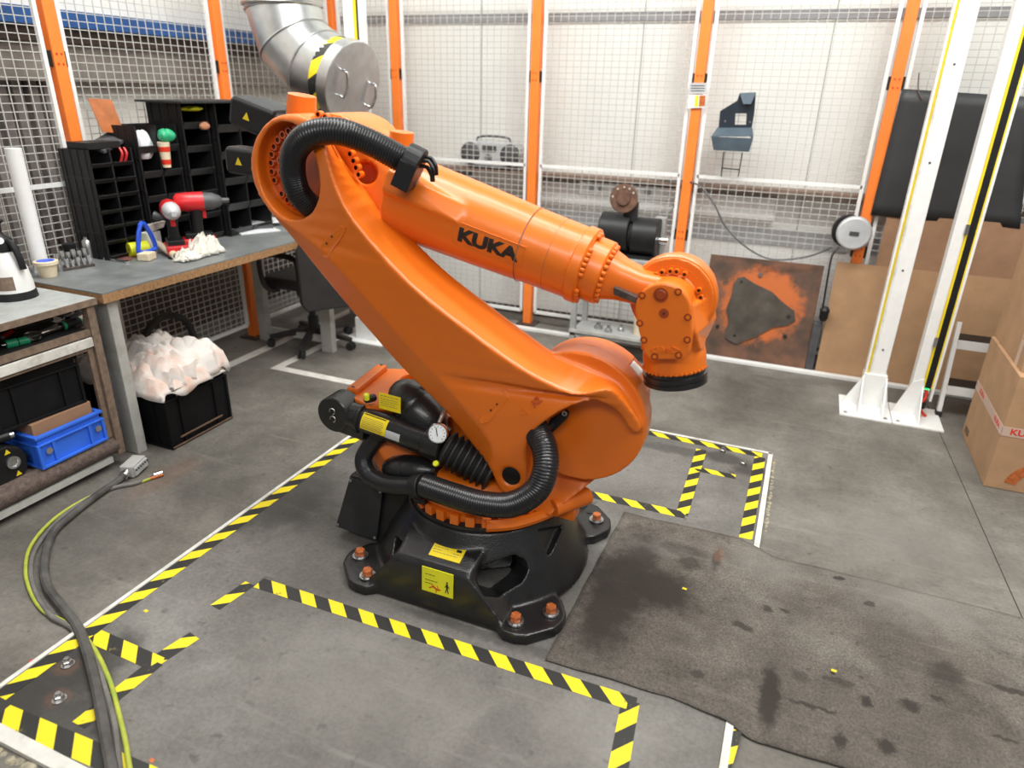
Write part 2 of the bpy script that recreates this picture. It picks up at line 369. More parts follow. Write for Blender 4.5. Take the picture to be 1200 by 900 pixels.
    bp = nd(nt, 'ShaderNodeBump', Strength=.25*contrast, Distance=.004); L(fn.outputs[0], bp.inputs['Height']); L(bp.outputs[0], b.inputs['Normal'])
    return m
def spot(px, py, rx, ry, st, z=0): q = P(px, py, z=z); return (q.x, q.y, rx, ry, st)
floor_m = ground_mat('concrete_floor', (.095, .087, .074), (.152, .141, .123), (.225, .212, .188),
    [spot(270, 560, .2, .3, .25), spot(100, 640, .4, .4, .2), spot(940, 520, .1, .3, .2)], 55, .8,
    rust=[spot(190, 560, .1, .22, .25)], mott=.14, pale=[spot(1050, 630, .5, .3, .3), spot(560, 830, .3, .3, .1)])
g = G().box((-7, -2.5, -.1), (6, 5.2, 0)); g.ok('floor', floor_m, base=(0, 0, 0), kind='structure')
PZ = .014
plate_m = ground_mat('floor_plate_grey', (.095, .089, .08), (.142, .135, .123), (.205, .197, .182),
    [spot(325, 585, .30, .34, .62), spot(410, 520, .3, .2, .4), spot(60, 800, .16, .24, .85), spot(100, 790, .12, .2, .75), spot(80, 850, .15, .1, .7), spot(850, 540, .13, .07, .7), spot(790, 530, .3, .05, .5), spot(880, 555, .1, .07, .7), spot(560, 745, .4, .03, .5), spot(250, 530, .2, .1, .2)],  # first spot paints the robot's cast shadow left of the base
    70, .9, rust=[spot(70, 822, .04, .04, .35), spot(80, 785, .04, .04, .3), spot(520, 722, .16, .008, .7)], mott=.12, pale=[spot(430, 800, .5, .3, .22), spot(700, 860, .3, .2, .2)])
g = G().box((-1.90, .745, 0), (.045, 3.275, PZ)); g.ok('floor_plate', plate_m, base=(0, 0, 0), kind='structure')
# pale sealing strips round the plate
for i, (a, b) in enumerate([((-1.918, .72), (-1.902, 3.29)), ((-1.918, 3.277), (.066, 3.293)), ((.047, .72), (.068, 3.29)), ((-1.918, .705), (.066, .743))]):
    G().box((a[0], a[1], 0), (b[0], b[1], PZ + .002)).ok('plate_edge_strip', 'whited', base=(a[0], a[1], 0), kind='structure')
# broken mortar along the plate's near and right edges
def crumbs(name, x0, y0, x1, y1, n, w):
    g = G()
    for i in range(n):
        t = (i + random.random()) / n; x = x0 + (x1-x0)*t + random.uniform(-w, w)*.3; y = y0 + (y1-y0)*t + random.uniform(-w, w)*.3; r = random.uniform(.3, 1)*w
        g.lathe([(0, r), (random.uniform(.002, .006), r*.6)], (x, y, -.001), (random.uniform(-.2, .2), random.uniform(-.2, .2), 1), 6)
    return g.ok(name, M['mortar'], base=(x0, y0, 0), kind='structure')
M['mortar'] = mat('old_mortar', (.36, .32, .24), .9, var=.35, vscale=40, bump=.5, dirt=(.5, .45, .1), dirt_amt=.5, dscale=20)
crumbs('mortar_line', -1.8, .69, -.6, .69, 60, .02)
crumbs('mortar_line', .085, 2.6, .08, 3.25, 40, .012)
# seam of the next slab, right
a, b = P(1098, 500, z=0), P(1197, 722, z=0); d = (b - a)
M['seam'] = mat('seam_dark', (.05, .046, .04), .9)
G().bar(a - d*.4 + V((0,0,.0006)), b + d*.8 + V((0,0,.0006)), .004, .001).ok('floor_seam', 'seam', base=(a.x, a.y, 0), kind='structure')

wall_m = mat('wall_white', (.77, .77, .735), .8, var=.04, vscale=2.5, dirt=(.62, .58, .52), dirt_amt=.2, dscale=2)
WY = 4.93; WX = -3.95
G().box((-7, WY, 0), (6, WY + .15, 5)).ok('wall_back', wall_m, base=(0, WY, 0), kind='structure')
G().box((WX - .15, -2, 0), (WX, WY, 5)).ok('wall_left', mat('wall_left_beige', (.76, .74, .68), .8, var=.07, vscale=2, dirt=(.36, .32, .27), dirt_amt=.3), base=(WX, 0, 0), kind='structure')
G().box((WX, -2, 0), (WX + .02, WY, .78)).ok('baseboard_left', 'darkbrown', base=(WX, 0, 0), kind='structure')
# blue beam and the dark rail under it
G().box((WX, -2, 1.885), (WX + .2, WY, 1.965)).ok('trim_1', 'bluesteel', base=(WX, 0, 1.885), kind='structure')
G().box((WX, -2, 1.62), (WX + .12, WY, 1.885)).ok('trim_2', mat('taupe_band', (.26, .23, .20), .8, var=.15), base=(WX, 0, 1.62), kind='structure')
G().box((WX, -2, 1.81), (WX + .16, WY, 1.885)).ok('trim_3', 'darkbrown', base=(WX, 0, 1.81), kind='structure')
# dark corrugated upright left of the first post
cg = G()
for i in range(6):
    y = 2.35 + i*.085
    cg.box((WX, y, 0), (WX + .05, y + .05, 1.62))
cg.ok('trim_4', mat('taupe_profile', (.24, .215, .20), .6, var=.2), base=(WX, 2.35, 0), kind='structure')
# grey band high on the back wall, ledge, white pipe duct under it, lower grey band
zb = P(700, 20, y=WY).z
G().box((-7, WY - .02, zb - .025), (6, WY, zb + .025)).ok('trim_5', mat('grey_band', (.3, .3, .31), .6), base=(0, WY, zb), kind='structure')
LZ = P(700, 208, y=WY - .06).z
G().box((-3.4, WY - .14, LZ - .012), (6, WY, LZ + .012)).ok('trim_6', mat('brown_ledge', (.25, .17, .13), .6, var=.15), base=(0, WY, LZ), kind='structure')
G().box((-3.4, WY - .05, LZ - .20), (-.17, WY, LZ - .055)).ok('trim_7', 'white', base=(0, WY, LZ - .2), kind='structure', bevel=.004)
G().box((-3.4, WY - .012, LZ - .36), (6, WY, LZ - .25)).ok('trim_8', mat('grey_band_low', (.36, .36, .36), .7, var=.1), base=(0, WY, LZ - .36), kind='structure')
G().box((-3.4, WY - .02, 0), (6, WY, .06)).ok('baseboard_back', 'darkbrown', base=(0, WY, 0), kind='structure')
# fine joints of the wall panels
for x in (-2.3, -1.15, -.02, 1.1):
    G().box((x, WY - .004, 0), (x + .006, WY, 3.2)).ok('wall_joint', 'grey', base=(x, WY, 0), kind='structure')
# pale curb under the back fence and painted lines on the floor
G().box((-3.2, 4.53, 0), (1.9, 4.575, .022)).ok('trim_9', 'white', base=(0, 4.53, 0), kind='structure', bevel=.003)
M['line'] = mat('white_floor_line', (.62, .6, .55), .7, var=.12, dirt=(.25, .22, .19), dirt_amt=.4, dscale=14)
G().box((-2.9, 3.13, 0), (-1.2, 3.19, .0015)).ok('floor_line', 'line', base=(-2.9, 3.13, 0), kind='structure')
G().box((-2.9, 3.19, 0), (-2.84, 4.4, .0015)).ok('floor_line', 'line', base=(-2.9, 3.19, 0), kind='structure')
G().box((-3.2, 2.3, 0), (-3.13, 4.4, .0015)).ok('floor_line', 'line', base=(-3.2, 2.3, 0), kind='structure')

# ---------------------------------------------------------------- hazard tape
def tape_mat():
    m = bpy.data.materials.new('hazard_tape'); m.use_nodes = True; nt = m.node_tree; L = nt.links.new; b = nt.nodes['Principled BSDF']
    uv = nd(nt, 'ShaderNodeUVMap'); sp = nd(nt, 'ShaderNodeSeparateXYZ'); L(uv.outputs[0], sp.inputs[0])
    a = nd(nt, 'ShaderNodeMath', operation='ADD'); L(sp.outputs[0], a.inputs[0]); L(sp.outputs[1], a.inputs[1])
    d = nd(nt, 'ShaderNodeMath', operation='FRACT'); L(a.outputs[0], d.inputs[0])
    c = nd(nt, 'ShaderNodeMath', operation='GREATER_THAN'); L(d.outputs[0], c.inputs[0]); c.inputs[1].default_value = .5
    tc = nd(nt, 'ShaderNodeTexCoord'); n = nd(nt, 'ShaderNodeTexNoise', Scale=14, Detail=10, Roughness=.78); L(tc.outputs['Object'], n.inputs['Vector'])
    r = nd(nt, 'ShaderNodeMapRange'); L(n.outputs[0], r.inputs[0]); r.inputs[1].default_value = .6; r.inputs[2].default_value = .66; r.inputs[4].default_value = .9
    n4 = nd(nt, 'ShaderNodeTexNoise', Scale=60, Detail=4); L(tc.outputs['Object'], n4.inputs['Vector'])
    k = nd(nt, 'ShaderNodeMix', data_type='RGBA'); L(c.outputs[0], k.inputs[0]); k.inputs[6].default_value = (.018, .018, .017, 1); k.inputs[7].default_value = (.78, .63, .012, 1)
    w = nd(nt, 'ShaderNodeMix', data_type='RGBA'); L(r.outputs[0], w.inputs[0]); L(k.outputs[2], w.inputs[6])
    iv = nd(nt, 'ShaderNodeMix', data_type='RGBA'); L(c.outputs[0], iv.inputs[0]); iv.inputs[6].default_value = (.2, .17, .04, 1); iv.inputs[7].default_value = (.2, .16, .04, 1); L(iv.outputs[2], w.inputs[7])
    L(w.outputs[2], b.inputs['Base Color']); b.inputs['Roughness'].default_value = .5
    return m
M['tape'] = tape_mat()
def tape(pts, w, label, pitch=.125, lean=1, z=PZ, grp=None, phase=0):
    """flat tape through floor points; stripes come from lengthwise UV"""
    pts = [V((p[0], p[1], 0)) for p in pts]; g = G(); g.uv = []; ps = resample(pts, .04) + [pts[-1]]
    s = phase
    for i, p in enumerate(ps):
        t = (ps[min(i+1, len(ps)-1)] - ps[max(i-1, 0)]).normalized(); nn = V((-t.y, t.x, 0))
        if i: s += (ps[i] - ps[i-1]).length
        j = random.uniform(-.0007, .0007)
        for k in (-1, 1):
            g.v.append(V((p.x + nn.x*w/2*k, p.y + nn.y*w/2*k, z + .0012 + j*.3))); g.uv.append((s / pitch, lean * k * w / 2 / pitch))
    n = len(ps)
    g.f = [[2*i, 2*i+2, 2*i+3, 2*i+1] for i in range(n-1)]
    base = (pts[0].x, pts[0].y, z)
    o = g.ok('hazard_tape', 'tape', base=base, label=label, cat='tape', group=grp)
    sd = o.modifiers.new('thick', 'SOLIDIFY'); sd.thickness = .0006; sd.offset = -1
    return o
def F(px, py, z=PZ): q = P(px, py, z=z); return (q.x, q.y)
TG = 'yellow and black hazard tapes on the floor'
tape([(-1.872, .80), (-1.872, 3.25)], .052, 'long hazard tape along the left edge of the floor plate, left of the robot', lean=1, grp=TG)
tape([F(303, 683), F(745, 826)], .052, 'long yellow black hazard tape on the floor in front of the robot base', lean=1, grp=TG, pitch=.12)
tape([F(739, 822), F(722, 915)], .052, 'short hazard tape running towards the camera from the front tape corner', lean=1, grp=TG, phase=.03)
tape([F(293, 684), F(252, 712)], .045, 'short torn hazard tape piece at the left end of the front tape', lean=1, grp=TG)
tape([F(110, 745), F(186, 779)], .054, 'hazard tape under the cables between the lower left floor bolts and the robot', lean=1, grp=TG, phase=.06)
tape([F(182, 775), F(228, 745)], .05, 'narrow torn hazard tape end pointing up right near the lower left cables', lean=1, grp=TG)
tape([F(184, 776), F(92, 850)], .05, 'narrow diagonal hazard tape beside the cables at lower left', lean=1, grp=TG)
tape([F(0, 836), F(175, 912)], .06, 'broad hazard tape along the near left edge of the floor plate below the bolts', lean=1, grp=TG, phase=.05, pitch=.13)
tape([(-.70, 3.245), (.02, 3.245)], .045, 'hazard tape along the back edge of the floor plate behind the robot', lean=1, grp=TG)
tape([(.012, 3.22), (.012, 2.49)], .05, 'hazard tape along the right edge of the floor plate behind the grey mat', lean=1, grp=TG)
tape([F(822, 527), F(799, 603)], .05, 'short hazard tape square to the back tape, right of the robot', lean=1, grp=TG)
tape([F(803, 604), F(655, 571)], .05, 'faded hazard tape behind the foot of the robot base ending by the grey mat', lean=1, grp=TG)
tape([F(813, 549), F(862, 559)], .04, 'torn short hazard tape scrap near the right floor bolts', lean=1, grp=TG)
tape([F(863, 856), F(846, 912)], .03, 'ragged hazard tape at the plate edge in front of the grey mat', lean=1, grp=TG)

# ---------------------------------------------------------------- the industrial robot
RC = V((-.911, 2.004, 0))
def R(px, py, off): return P(px, py, y=RC.y + off)
def W3(x, y, z): return V((RC.x + x, RC.y + y, z))
robot = thing('robot_arm', (RC.x, RC.y, PZ), 'large orange six-axis industrial robot arm bolted to the floor plate on a black cast base', 'robot arm')

# --- base casting
PROF = [(.400, .03), (.392, .055), (.378, .085), (.352, .14), (.315, .205), (.282, .262)]
def cone_z(r):
    if r >= PROF[0][0]: return -1
    for (ra, za), (rb_, zb_) in zip(PROF, PROF[1:]):
        if r >= rb_: return za + (zb_-za)*(ra-r)/(ra-rb_)
    return PROF[-1][1]
def onbase(px_, py_):
    """point of the base casting's sloping skin seen at a photo pixel"""
    c = V((px_-600, py_-450, FOCAL)); d = V((AX.dot(c), AY.dot(c), AZ.dot(c))).normalized(); t = 1.5
    while t < 4:
        p = CAM + d*t
        if p.z < cone_z(math.hypot(p.x-RC.x, p.y-RC.y)): return p
        t += .002
    return p
s = G()
s.lathe([(PZ, .37)] + [(z, r) for r, z in PROF] + [(.275, .275)], W3(0, 0, 0), (0, 0, 1), 72)
# front and back blocks with their ridges
for sy in (-1, 1):
    q = [[W3(-.30, sy*.395, PZ), W3(.285, sy*.395, PZ), W3(.24, sy*.2, PZ), W3(-.26, sy*.2, PZ)],
         [W3(-.17, sy*.385, .178), W3(.125, sy*.385, .178), W3(.14, sy*.18, .178), W3(-.19, sy*.18, .178)],
         [W3(-.155, sy*.37, .196), W3(.115, sy*.37, .196), W3(.13, sy*.17, .268), W3(-.17, sy*.17, .268)]]
    s.loft(q)
for sx in (-1, 1):
    for sy in (-1, 1):
        pts = [(.15, .25), (.225, .395), (.255, .418), (.30, .420), (.335, .408), (.408, .335), (.420, .30), (.418, .255), (.385, .2), (.25, .1)]
        pts = [W3(sx*a, sy*b, PZ) for a, b in pts]
        if sx*sy < 0: pts = pts[::-1]
        s.prism(pts, (0, 0, .04))
cut = G()
cut.cyl(W3(0, 0, .16), W3(0, 0, .30), .22, n=48)
def pocket(pp, depth, nrm):
    q = [onbase(*p) for p in pp]; n_ = V(nrm).normalized(); cut.prism([p + n_*.06 for p in q], -n_*(.06 + depth))
pocket([(556,676),(566,663),(603,650),(616,657),(619,668),(612,682),(583,698),(564,694)], .24, (.5, -.72, .5))
pocket([(463,628),(478,640),(477,664),(465,672),(459,655)], .10, (-.6, -.7, .35))
pocket([(629,621),(660,616),(643,652)], .022, (.85, -.3, .5))
for an in (50, 130): 
    d = V((math.cos(math.radians(an)), math.sin(math.radians(an)), 0)); t = V((-d.y, d.x, 0)); c = W3(0, 0, 0) + d*.36
    cut.prism([c - t*.07 + V((0,0,.07)), c + t*.07 + V((0,0,.07)), c + t*.06 + V((0,0,.16)), c - t*.06 + V((0,0,.16))], -d*.12)
base = cast('base', s, cut, 'black', robot, voxel=.0055, smooth=5, label='black cast robot base with four bolted feet')
# hex bolts with washers
bl = [(-.366, -.285), (-.279, -.369), (.281, -.366), (.371, -.28), (.265, .385), (.358, .30), (-.366, .285), (-.279, .369)]
hb = G(); hb.cyl((0,0,0), (0,0,.006), .0285, n=24); hb.cyl((0,0,.006), (0,0,.011), .023, n=24)
wsh = pieces(hb, 'washer', 'steel', base, [W3(x, y, PZ + .042) for x, y in bl], smooth=False)
bh = G().lathe([(0, .0185), (.016, .0185), (.020, .015)], (0,0,0), (0,0,1), 6)
pieces(bh, 'foot_bolt', 'boltor', base, [W3(x, y, PZ + .053) for x, y in bl])
holes = G().cyl((0,0,0), (0,0,.003), .011, n=16)
pieces(holes, 'foot_hole', 'ink', base, [W3(.315, .345, PZ + .040)])
# ring under the carousel
G().lathe([(0, .268), (.018, .268), (.022, .262), (.022, .20), (0, .20)], W3(0, 0, .268), (0,0,1), 64).ok('slewing_ring', 'black', robot, smooth=True, ang=40, label='black ring on top of the cast base')
G().cyl(W3(0,0,.15), W3(0,0,.268), .215, n=48).ok('inner_hub', 'black', robot, smooth=True, ang=40)
# yellow warning labels on the front of the base
def plate_label(name, c, xd, yd, w, h, m, parent, th=.001):
    c = V(c); X = V(xd).normalized(); Y = V(yd); Y = (Y - X*Y.dot(X)).normalized(); N = X.cross(Y)
    return G().obox(c + N*th/2, X, Y, N, (w/2, h/2, th/2)).ok(name, m, parent), X, Y, N, c
def print_lines(lab, c, X, Y, N, rows, m='ink', name='print', t=.0011, h=.0016):
    g = G()
    for y, x0, x1 in rows:
        x = x0
        while x < x1:
            l = random.uniform(.006, .014); l = min(l, x1 - x)
            g.obox(c + X*(x + l/2) + Y*y + N*(t), X, Y, N, (l/2, h/2, .0003)); x += l + .0025
    if g.v: g.ok(name, m, lab)
fn = V((0, -1, .06)); fy = V((0, -.06, 1))
c1 = W3(-.022, -.3875, .112)
lab, X, Y, N, c = plate_label('warning_sticker', P(513, 682, y=RC.y - .391), (1, 0, 0), (0, .06, 1), .115, .092, 'sticker', base, .003)
print_lines(lab, c, X, Y, N, [(.022, -.045, -.01), (.0, -.045, .0), (-.012, -.045, -.02)], t=.0034, h=.0022)
def walker(lab, c, X, Y, N, k, m, t):
    g = G()
    def l(a, b, w): 
        A, B = c + X*a[0]*k + Y*a[1]*k + N*t, c + X*b[0]*k + Y*b[1]*k + N*t
        g.bar(A, B, w*k, .0006, N)
    g.lathe([(0, .14*k), (.0006, .14*k)], c + Y*.82*k + N*(t-.0003), N, 12)
    l((0, .62), (0, .0), .26); l((0, .1), (.2, -.75), .13); l((0, .1), (-.22, -.75), .13); l((0, .55), (.3, .05), .1); l((0, .55), (-.3, .05), .1)
    g.ok('walking_figure', m, lab)
walker(lab, c + X*.036 - Y*.012, X, Y, N, .026, 'ink', .0034)
# the red robot mark on the sticker
g = G()
for a, b, w in (((-.03, -.03), (-.014, -.02), .004), ((-.014, -.02), (0, -.03), .006), ((0, -.03), (.012, -.026), .005), ((-.012, -.02), (-.022, -.012), .003), ((-.004, -.026), (-.004, -.042), .003), ((.004, -.028), (.0, -.014), .003)):
    g.bar(c + X*a[0] + Y*a[1] + N*.0034, c + X*b[0] + Y*b[1] + N*.0034, w, .0006, N)
g.ok('red_mark', 'redink', lab)
lab, X, Y, N, c = plate_label('yellow_plate', P(526, 645, z=.216), (1, .0, 0), (0, 1, .36), .115, .075, 'label', base, .004)
print_lines(lab, c, X, Y, N, [(.022, -.052, -.01), (.022, .015, .05), (.012, -.052, -.005), (0, -.052, .0), (-.01, -.052, -.02), (-.01, .02, .05), (-.02, -.05, .04)], 'woodd', t=.0044)
g = G().obox(c + X*.038 + Y*.004 + N*.0044, X, Y, N, (.009, .005, .0003)); g.ok('print', 'ink', lab)

# --- connector box at the rear left of the base
s = G(); s.loft([[W3(-.56, -.165, .05), W3(-.19, -.19, .05), W3(-.19, .12, .05), W3(-.56, .12, .05)],
                 [W3(-.51, -.12, .275), W3(-.19, -.14, .275), W3(-.19, .12, .275), W3(-.51, .12, .275)]])
cb = s.ok('connector_box', 'blackp', robot, bevel=.008, label='black connector box behind the base')
q = [W3(-.553, -.172, .062), W3(-.36, -.185, .062), W3(-.345, -.147, .268), W3(-.503, -.127, .268)]
nrm = (q[1]-q[0]).cross(q[3]-q[0]).normalized()
if nrm.y > 0: nrm = -nrm
pl = G().prism([p - nrm*.004 for p in q], nrm*.008).ok('cover_plate', 'blackm', cb if False else robot, bevel=.0015, label='black cover plate with corner screws')
mid = sum(q, V())/4
pieces(G().lathe([(0, .006), (.003, .006), (.004, .004)], (0,0,0), (0,0,1), 12), 'screw', 'steel', pl, [p + (mid - p)*.09 + nrm*.004 for p in q], nrm)
G().box(W3(-.30, -.06, .27), W3(-.2, .1, .33)).ok('hose_bracket', 'blackp', robot, bevel=.006)

# --- rotating column
s = G()
s.lathe([(0, .248), (.04, .25), (.05, .262), (.062, .262), (.09, .245), (.13, .20)], W3(0, 0, .288), (0, 0, 1), 64)
s.loft([[W3(-.2, -.12, .32), W3(.30, -.12, .32), W3(.30, .2, .32), W3(-.2, .2, .32)],
        [W3(-.12, -.06, .46), W3(.44, -.02, .46), W3(.44, .2, .46), W3(-.12, .2, .46)],
        [W3(-.02, -.02, .62), W3(.45, -.02, .62), W3(.45, .2, .62), W3(-.02, .2, .62)]])
s.cyl(W3(.35, -.03, .675), W3(.35, .17, .675), .183, n=56)
# rear bracket that carries the counterbalance
bz = .62
rb = [P(408, 463, z=bz), P(443, 431, z=bz), P(512, 433, z=bz), P(512, 470, z=bz), P(430, 474, z=bz)]
s.loft([[V((p.x, p.y, .33)) + V((.12, 0, 0)) for p in rb], [V((p.x, p.y, .5)) for p in rb], rb])
s.box(W3(-.42, -.03, .40), W3(.0, .17, .56))
cut = G(); hc = P(487, 444, z=bz); cut.cyl(V((hc.x, hc.y, bz - .09)), V((hc.x, hc.y, bz + .05)), .058, n=32)
col = cast('rotating_column', s, cut, 'orange', robot, voxel=.006, smooth=4, label='orange rotating column between base and link arm')
# raised pad with two bolt holes on the bracket
a, b = P(414, 457, z=bz + .01), P(447, 431, z=bz + .01); d = (b - a).normalized(); n_ = V((-d.y, d.x, 0))
G().obox((a + b)/2, d, n_, V((0,0,1)), ((b-a).length/2 + .012, .022, .012)).ok('mounting_pad', 'orange', col, bevel=.008)
pieces(G().cyl((0,0,0), (0,0,.001), .006, n=12), 'bolt_hole', 'ink', col, [a + V((0,0,.0125)), b + V((0,0,.0125))])
# blocks round the carousel rim
lug = None
for i in range(15):
    an = math.radians(-160 + i*12); d = V((math.cos(an), math.sin(an), 0)); t = V((-d.y, d.x, 0)); c = W3(0, 0, .308) + d*.254
    G().obox(c, d, t, V((0,0,1)), (.014, .016, .019)).ok('rim_lug', 'orange', col, bevel=.003)
# stop lever on the right of the rim
g = G(); a = R(630, 612, -.3); 
st = [P(612, 622, z=.285), P(634, 612, z=.30), P(650, 594, z=.32)]
g.tube(smoothpath([W3(.12, -.25, .305), W3(.19, -.205, .305), W3(.24, -.15, .305), W3(.285, -.09, .31), W3(.33, -.03, .32)], 6), .02, 8)
g.ok('stop_rail', 'orange', robot, smooth=True)
g = G().cyl(W3(.30, -.10, .335), W3(.385, .03, .335), .031, n=20); g.box(W3(.3, -.04, .26), W3(.36, .03, .32)); g.ok('stop_block', 'orange', robot, smooth=True, bevel=.004)

# --- far side bearing housing of axis 2 with strap and white stop
A2 = W3(.35, 0, .675)
g = G().lathe([(0, .182), (.01, .188), (.10, .188), (.115, .178), (.13, .15)], A2 + V((0, .075, 0)), (0, 1, 0), 64)
g.ok('shoulder_housing', 'orange2', robot, smooth=True, ang=35)
def arcpts(c, r, a0, a1, y, n=16): return [c + V((r*math.cos(math.radians(a0 + (a1-a0)*i/n)), y, r*math.sin(math.radians(a0 + (a1-a0)*i/n)))) for i in range(n+1)]
g = G(); n = 20; outer = arcpts(A2, .214, 50, 150, .03, n); inner = arcpts(A2, .170, 50, 150, .03, n)
loops = []
for o_, i_ in zip(outer, inner): loops.append([i_, o_, o_ + V((0, .09, 0)), i_ + V((0, .09, 0))])
g.loft(loops); g.ok('shoulder_strap', 'orange', robot, smooth=True, ang=40, bevel=.006)
e = outer[0]*.55 + inner[0]*.45; tdir = V((math.sin(math.radians(50)), 0, -math.cos(math.radians(50))))
G().lathe([(0, .19), (.012, .193), (.03, .193)], A2 + V((0, -.005, 0)), (0, 1, 0), 56).ok('gap_shade_ring', 'blackp', robot, smooth=True, ang=30)  # black ring added behind the link to stand for shade in the gap
G().obox(e + V((0, .035, 0)) + tdir*.022, tdir, V((0,1,0)), tdir.cross(V((0,1,0))), (.024, .03, .02)).ok('stop_buffer', 'nylon', robot, bevel=.006, label='white plastic stop buffer')

# --- link arm
fr = [(293,190,-.15),(300,160,-.15),(318,139,-.16),(342,133,-.17),(362,140,-.2),(374,152,-.215),(382,178,-.235),(392,215,-.24),(415,260,-.24),
      (480,333,-.24),(547,387,-.23),(607,430,-.22),(643,450,-.21),(673,463,-.2),(700,458,-.19),(716,456,-.17),(736,476,-.14),(752,500,-.125),
      (741,508,-.125),(724,484,-.135),(702,471,-.17),(676,474,-.19),(650,486,-.2),(625,506,-.2),(615,530,-.2),(616,562,-.2),(606,581,-.2),(588,576,-.2),
      (575,552,-.2),(560,530,-.2),(520,480,-.2),(470,430,-.2),(400,350,-.2),(345,282,-.19),(312,243,-.17),(298,218,-.155)]
bkd = {4:(374,146,-.06),5:(388,163,-.06),6:(400,184,-.06),7:(419,210,-.06),8:(446,238,-.06),9:(512,307,-.07),10:(575,357,-.07),11:(630,398,-.07),12:(653,413,-.07),
       13:(693,427,-.07),14:(713,440,-.07),15:(728,453,-.07),16:(741,471,-.07),17:(752,498,-.07)}
front = [R(*p) for p in fr]
backl = []
for i, p in enumerate(fr):
    if i in bkd: backl.append(R(*bkd[i]))
    else:
        q = front[i].copy(); q.y = RC.y - (.07 if 18 <= i <= 27 else .055); backl.append(q)
crease = {30:(548,458,-.212), 31:(526,440,-.214), 32:(486,402,-.216) , 33:(446,356,-.218), 34:(404,300,-.222)}
crease = {29:(556,474,-.208), 30:(532,446,-.212), 31:(492,404,-.216), 32:(440,346,-.22), 33:(403,303,-.225)}
mid_ = [v.copy() for v in front]; face = [v.copy() for v in front]
for i in (29, 30, 31, 32): mid_[i] = R(fr[i][0], fr[i][1], -.165)
mid_[33] = R(345, 282, -.16)
for i, p in {29:(575,520,-.206), 30:(536,468,-.210), 31:(490,418,-.214), 32:(425,346,-.222), 33:(372,290,-.215)}.items(): face[i] = R(*p)
for i in (29, 30, 31, 32, 33): backl[i] = V((mid_[i].x, RC.y - .055, mid_[i].z))
face, mid_, backl = (smoothpath(l, 3, True) for l in (face, mid_, backl))
s = G(); nb = len(face); s.v += face + mid_ + backl
for i in range(nb):
    j = (i+1) % nb
    for a_ in (0, nb):
        if a_ == 0 and (face[i]-mid_[i]).length < 1e-6 and (face[j]-mid_[j]).length < 1e-6: continue
        s.f.append([a_+i, a_+j, a_+nb+j, a_+nb+i])
tri = tessellate_polygon([[V((v.x, v.z, 0)) for v in face]])
for t in tri: s.f.append([k if (face[k]-mid_[k]).length > 1e-6 else nb + k for k in t])
tri = tessellate_polygon([[V((v.x, v.z, 0)) for v in backl]])
for t in tri: s.f.append([2*nb + k for k in t][::-1])
# use one vertex where face and mid outline coincide
s.f = [[(nb + k) if (k < nb and (face[k]-mid_[k]).length < 1e-6) else k for k in f] for f in s.f]
s.f = [list(dict.fromkeys(f)) for f in s.f]; s.f = [f for f in s.f if len(f) > 2]
s.cyl(W3(.36, -.088, .682), W3(.36, -.0, .682), .222, n=72)
cut = G()
rcn = R(341, 201, -.17)
cut.cyl(V((rcn.x, RC.y - .40, rcn.z)), V((rcn.x, RC.y - .10, rcn.z)), .148, n=64)
cut.lathe([(0, .178), (.008, .186)], W3(.375, -.079, .685), (0, -1, 0), 64)      # shallow dish of the shoulder cover
pv = R(598, 559, -.2)
cut.cyl(pv + V((0, -.05, 0)), pv + V((0, .012, 0)), .036, n=24)
link = cast('link_arm', s, cut, 'orange', robot, voxel=.0055, smooth=6, label='long orange link arm leaning back to the elbow')
# pivot cover of the counterbalance
G().lathe([(0, .036), (.004, .036), (.006, .03)], pv + V((0, .012, 0)), (0, -1, 0), 24).ok('pivot_cover', 'blackp', link, smooth=True, ang=30, label='black oval pivot cover')
# elbow flange and bolts inside the recess
ec = V((rcn.x, RC.y - .098, rcn.z))
G().lathe([(0, .143), (.008, .143), (.010, .138), (.010, .115), (.004, .112), (.004, .0)], ec, (0, -1, 0), 64).ok('elbow_flange', 'orange2', link, smooth=True, ang=30)
sb = socketbolt(.0125, .014)
ls = [ec + V((math.cos(math.radians(a))*.122, -.007, math.sin(math.radians(a))*.122)) for a in list(range(95, 205, 13)) + list(range(222, 300, 13)) + list(range(-40, 60, 14))]
pieces(sb, 'bolt', 'orange2', link, ls, (0, -1, 0))
ls = [ec + V((math.cos(math.radians(a))*.086, -.004, math.sin(math.radians(a))*.086)) for a in (112, 138, 164, 190, 236, 264)]
pieces(socketbolt(.0165, .014), 'bolt', 'orange2', link, ls, (0, -1, 0))
# shallow pads with two small holes on the arm's outer face
def facepad(cx_, cy_, off, pts, holes_):
    hh_ = hitter(link); q = [hh_(x, y)[0] for x, y in pts]
    g = G().prism([p + V((0, .006, 0)) for p in q], (0, -.0095, 0)); o = g.ok('face_pad', 'orange', link, bevel=.0015)
    pieces(G().cyl((0,0,0), (0,0,.001), .0035, n=10), 'small_hole', 'ink', link, [hh_(x, y)[0] + V((0, -.0052, 0)) for x, y in holes_], (0, -1, 0))
facepad(0, 0, 0, [(376,287),(399,264),(406,266),(403,275),(384,303),(378,300)], [(384,285),(390,277)])
facepad(0, 0, 0, [(561,492),(589,456),(596,457),(596,466),(574,494),(565,497)], [(576,480),(583,473)])
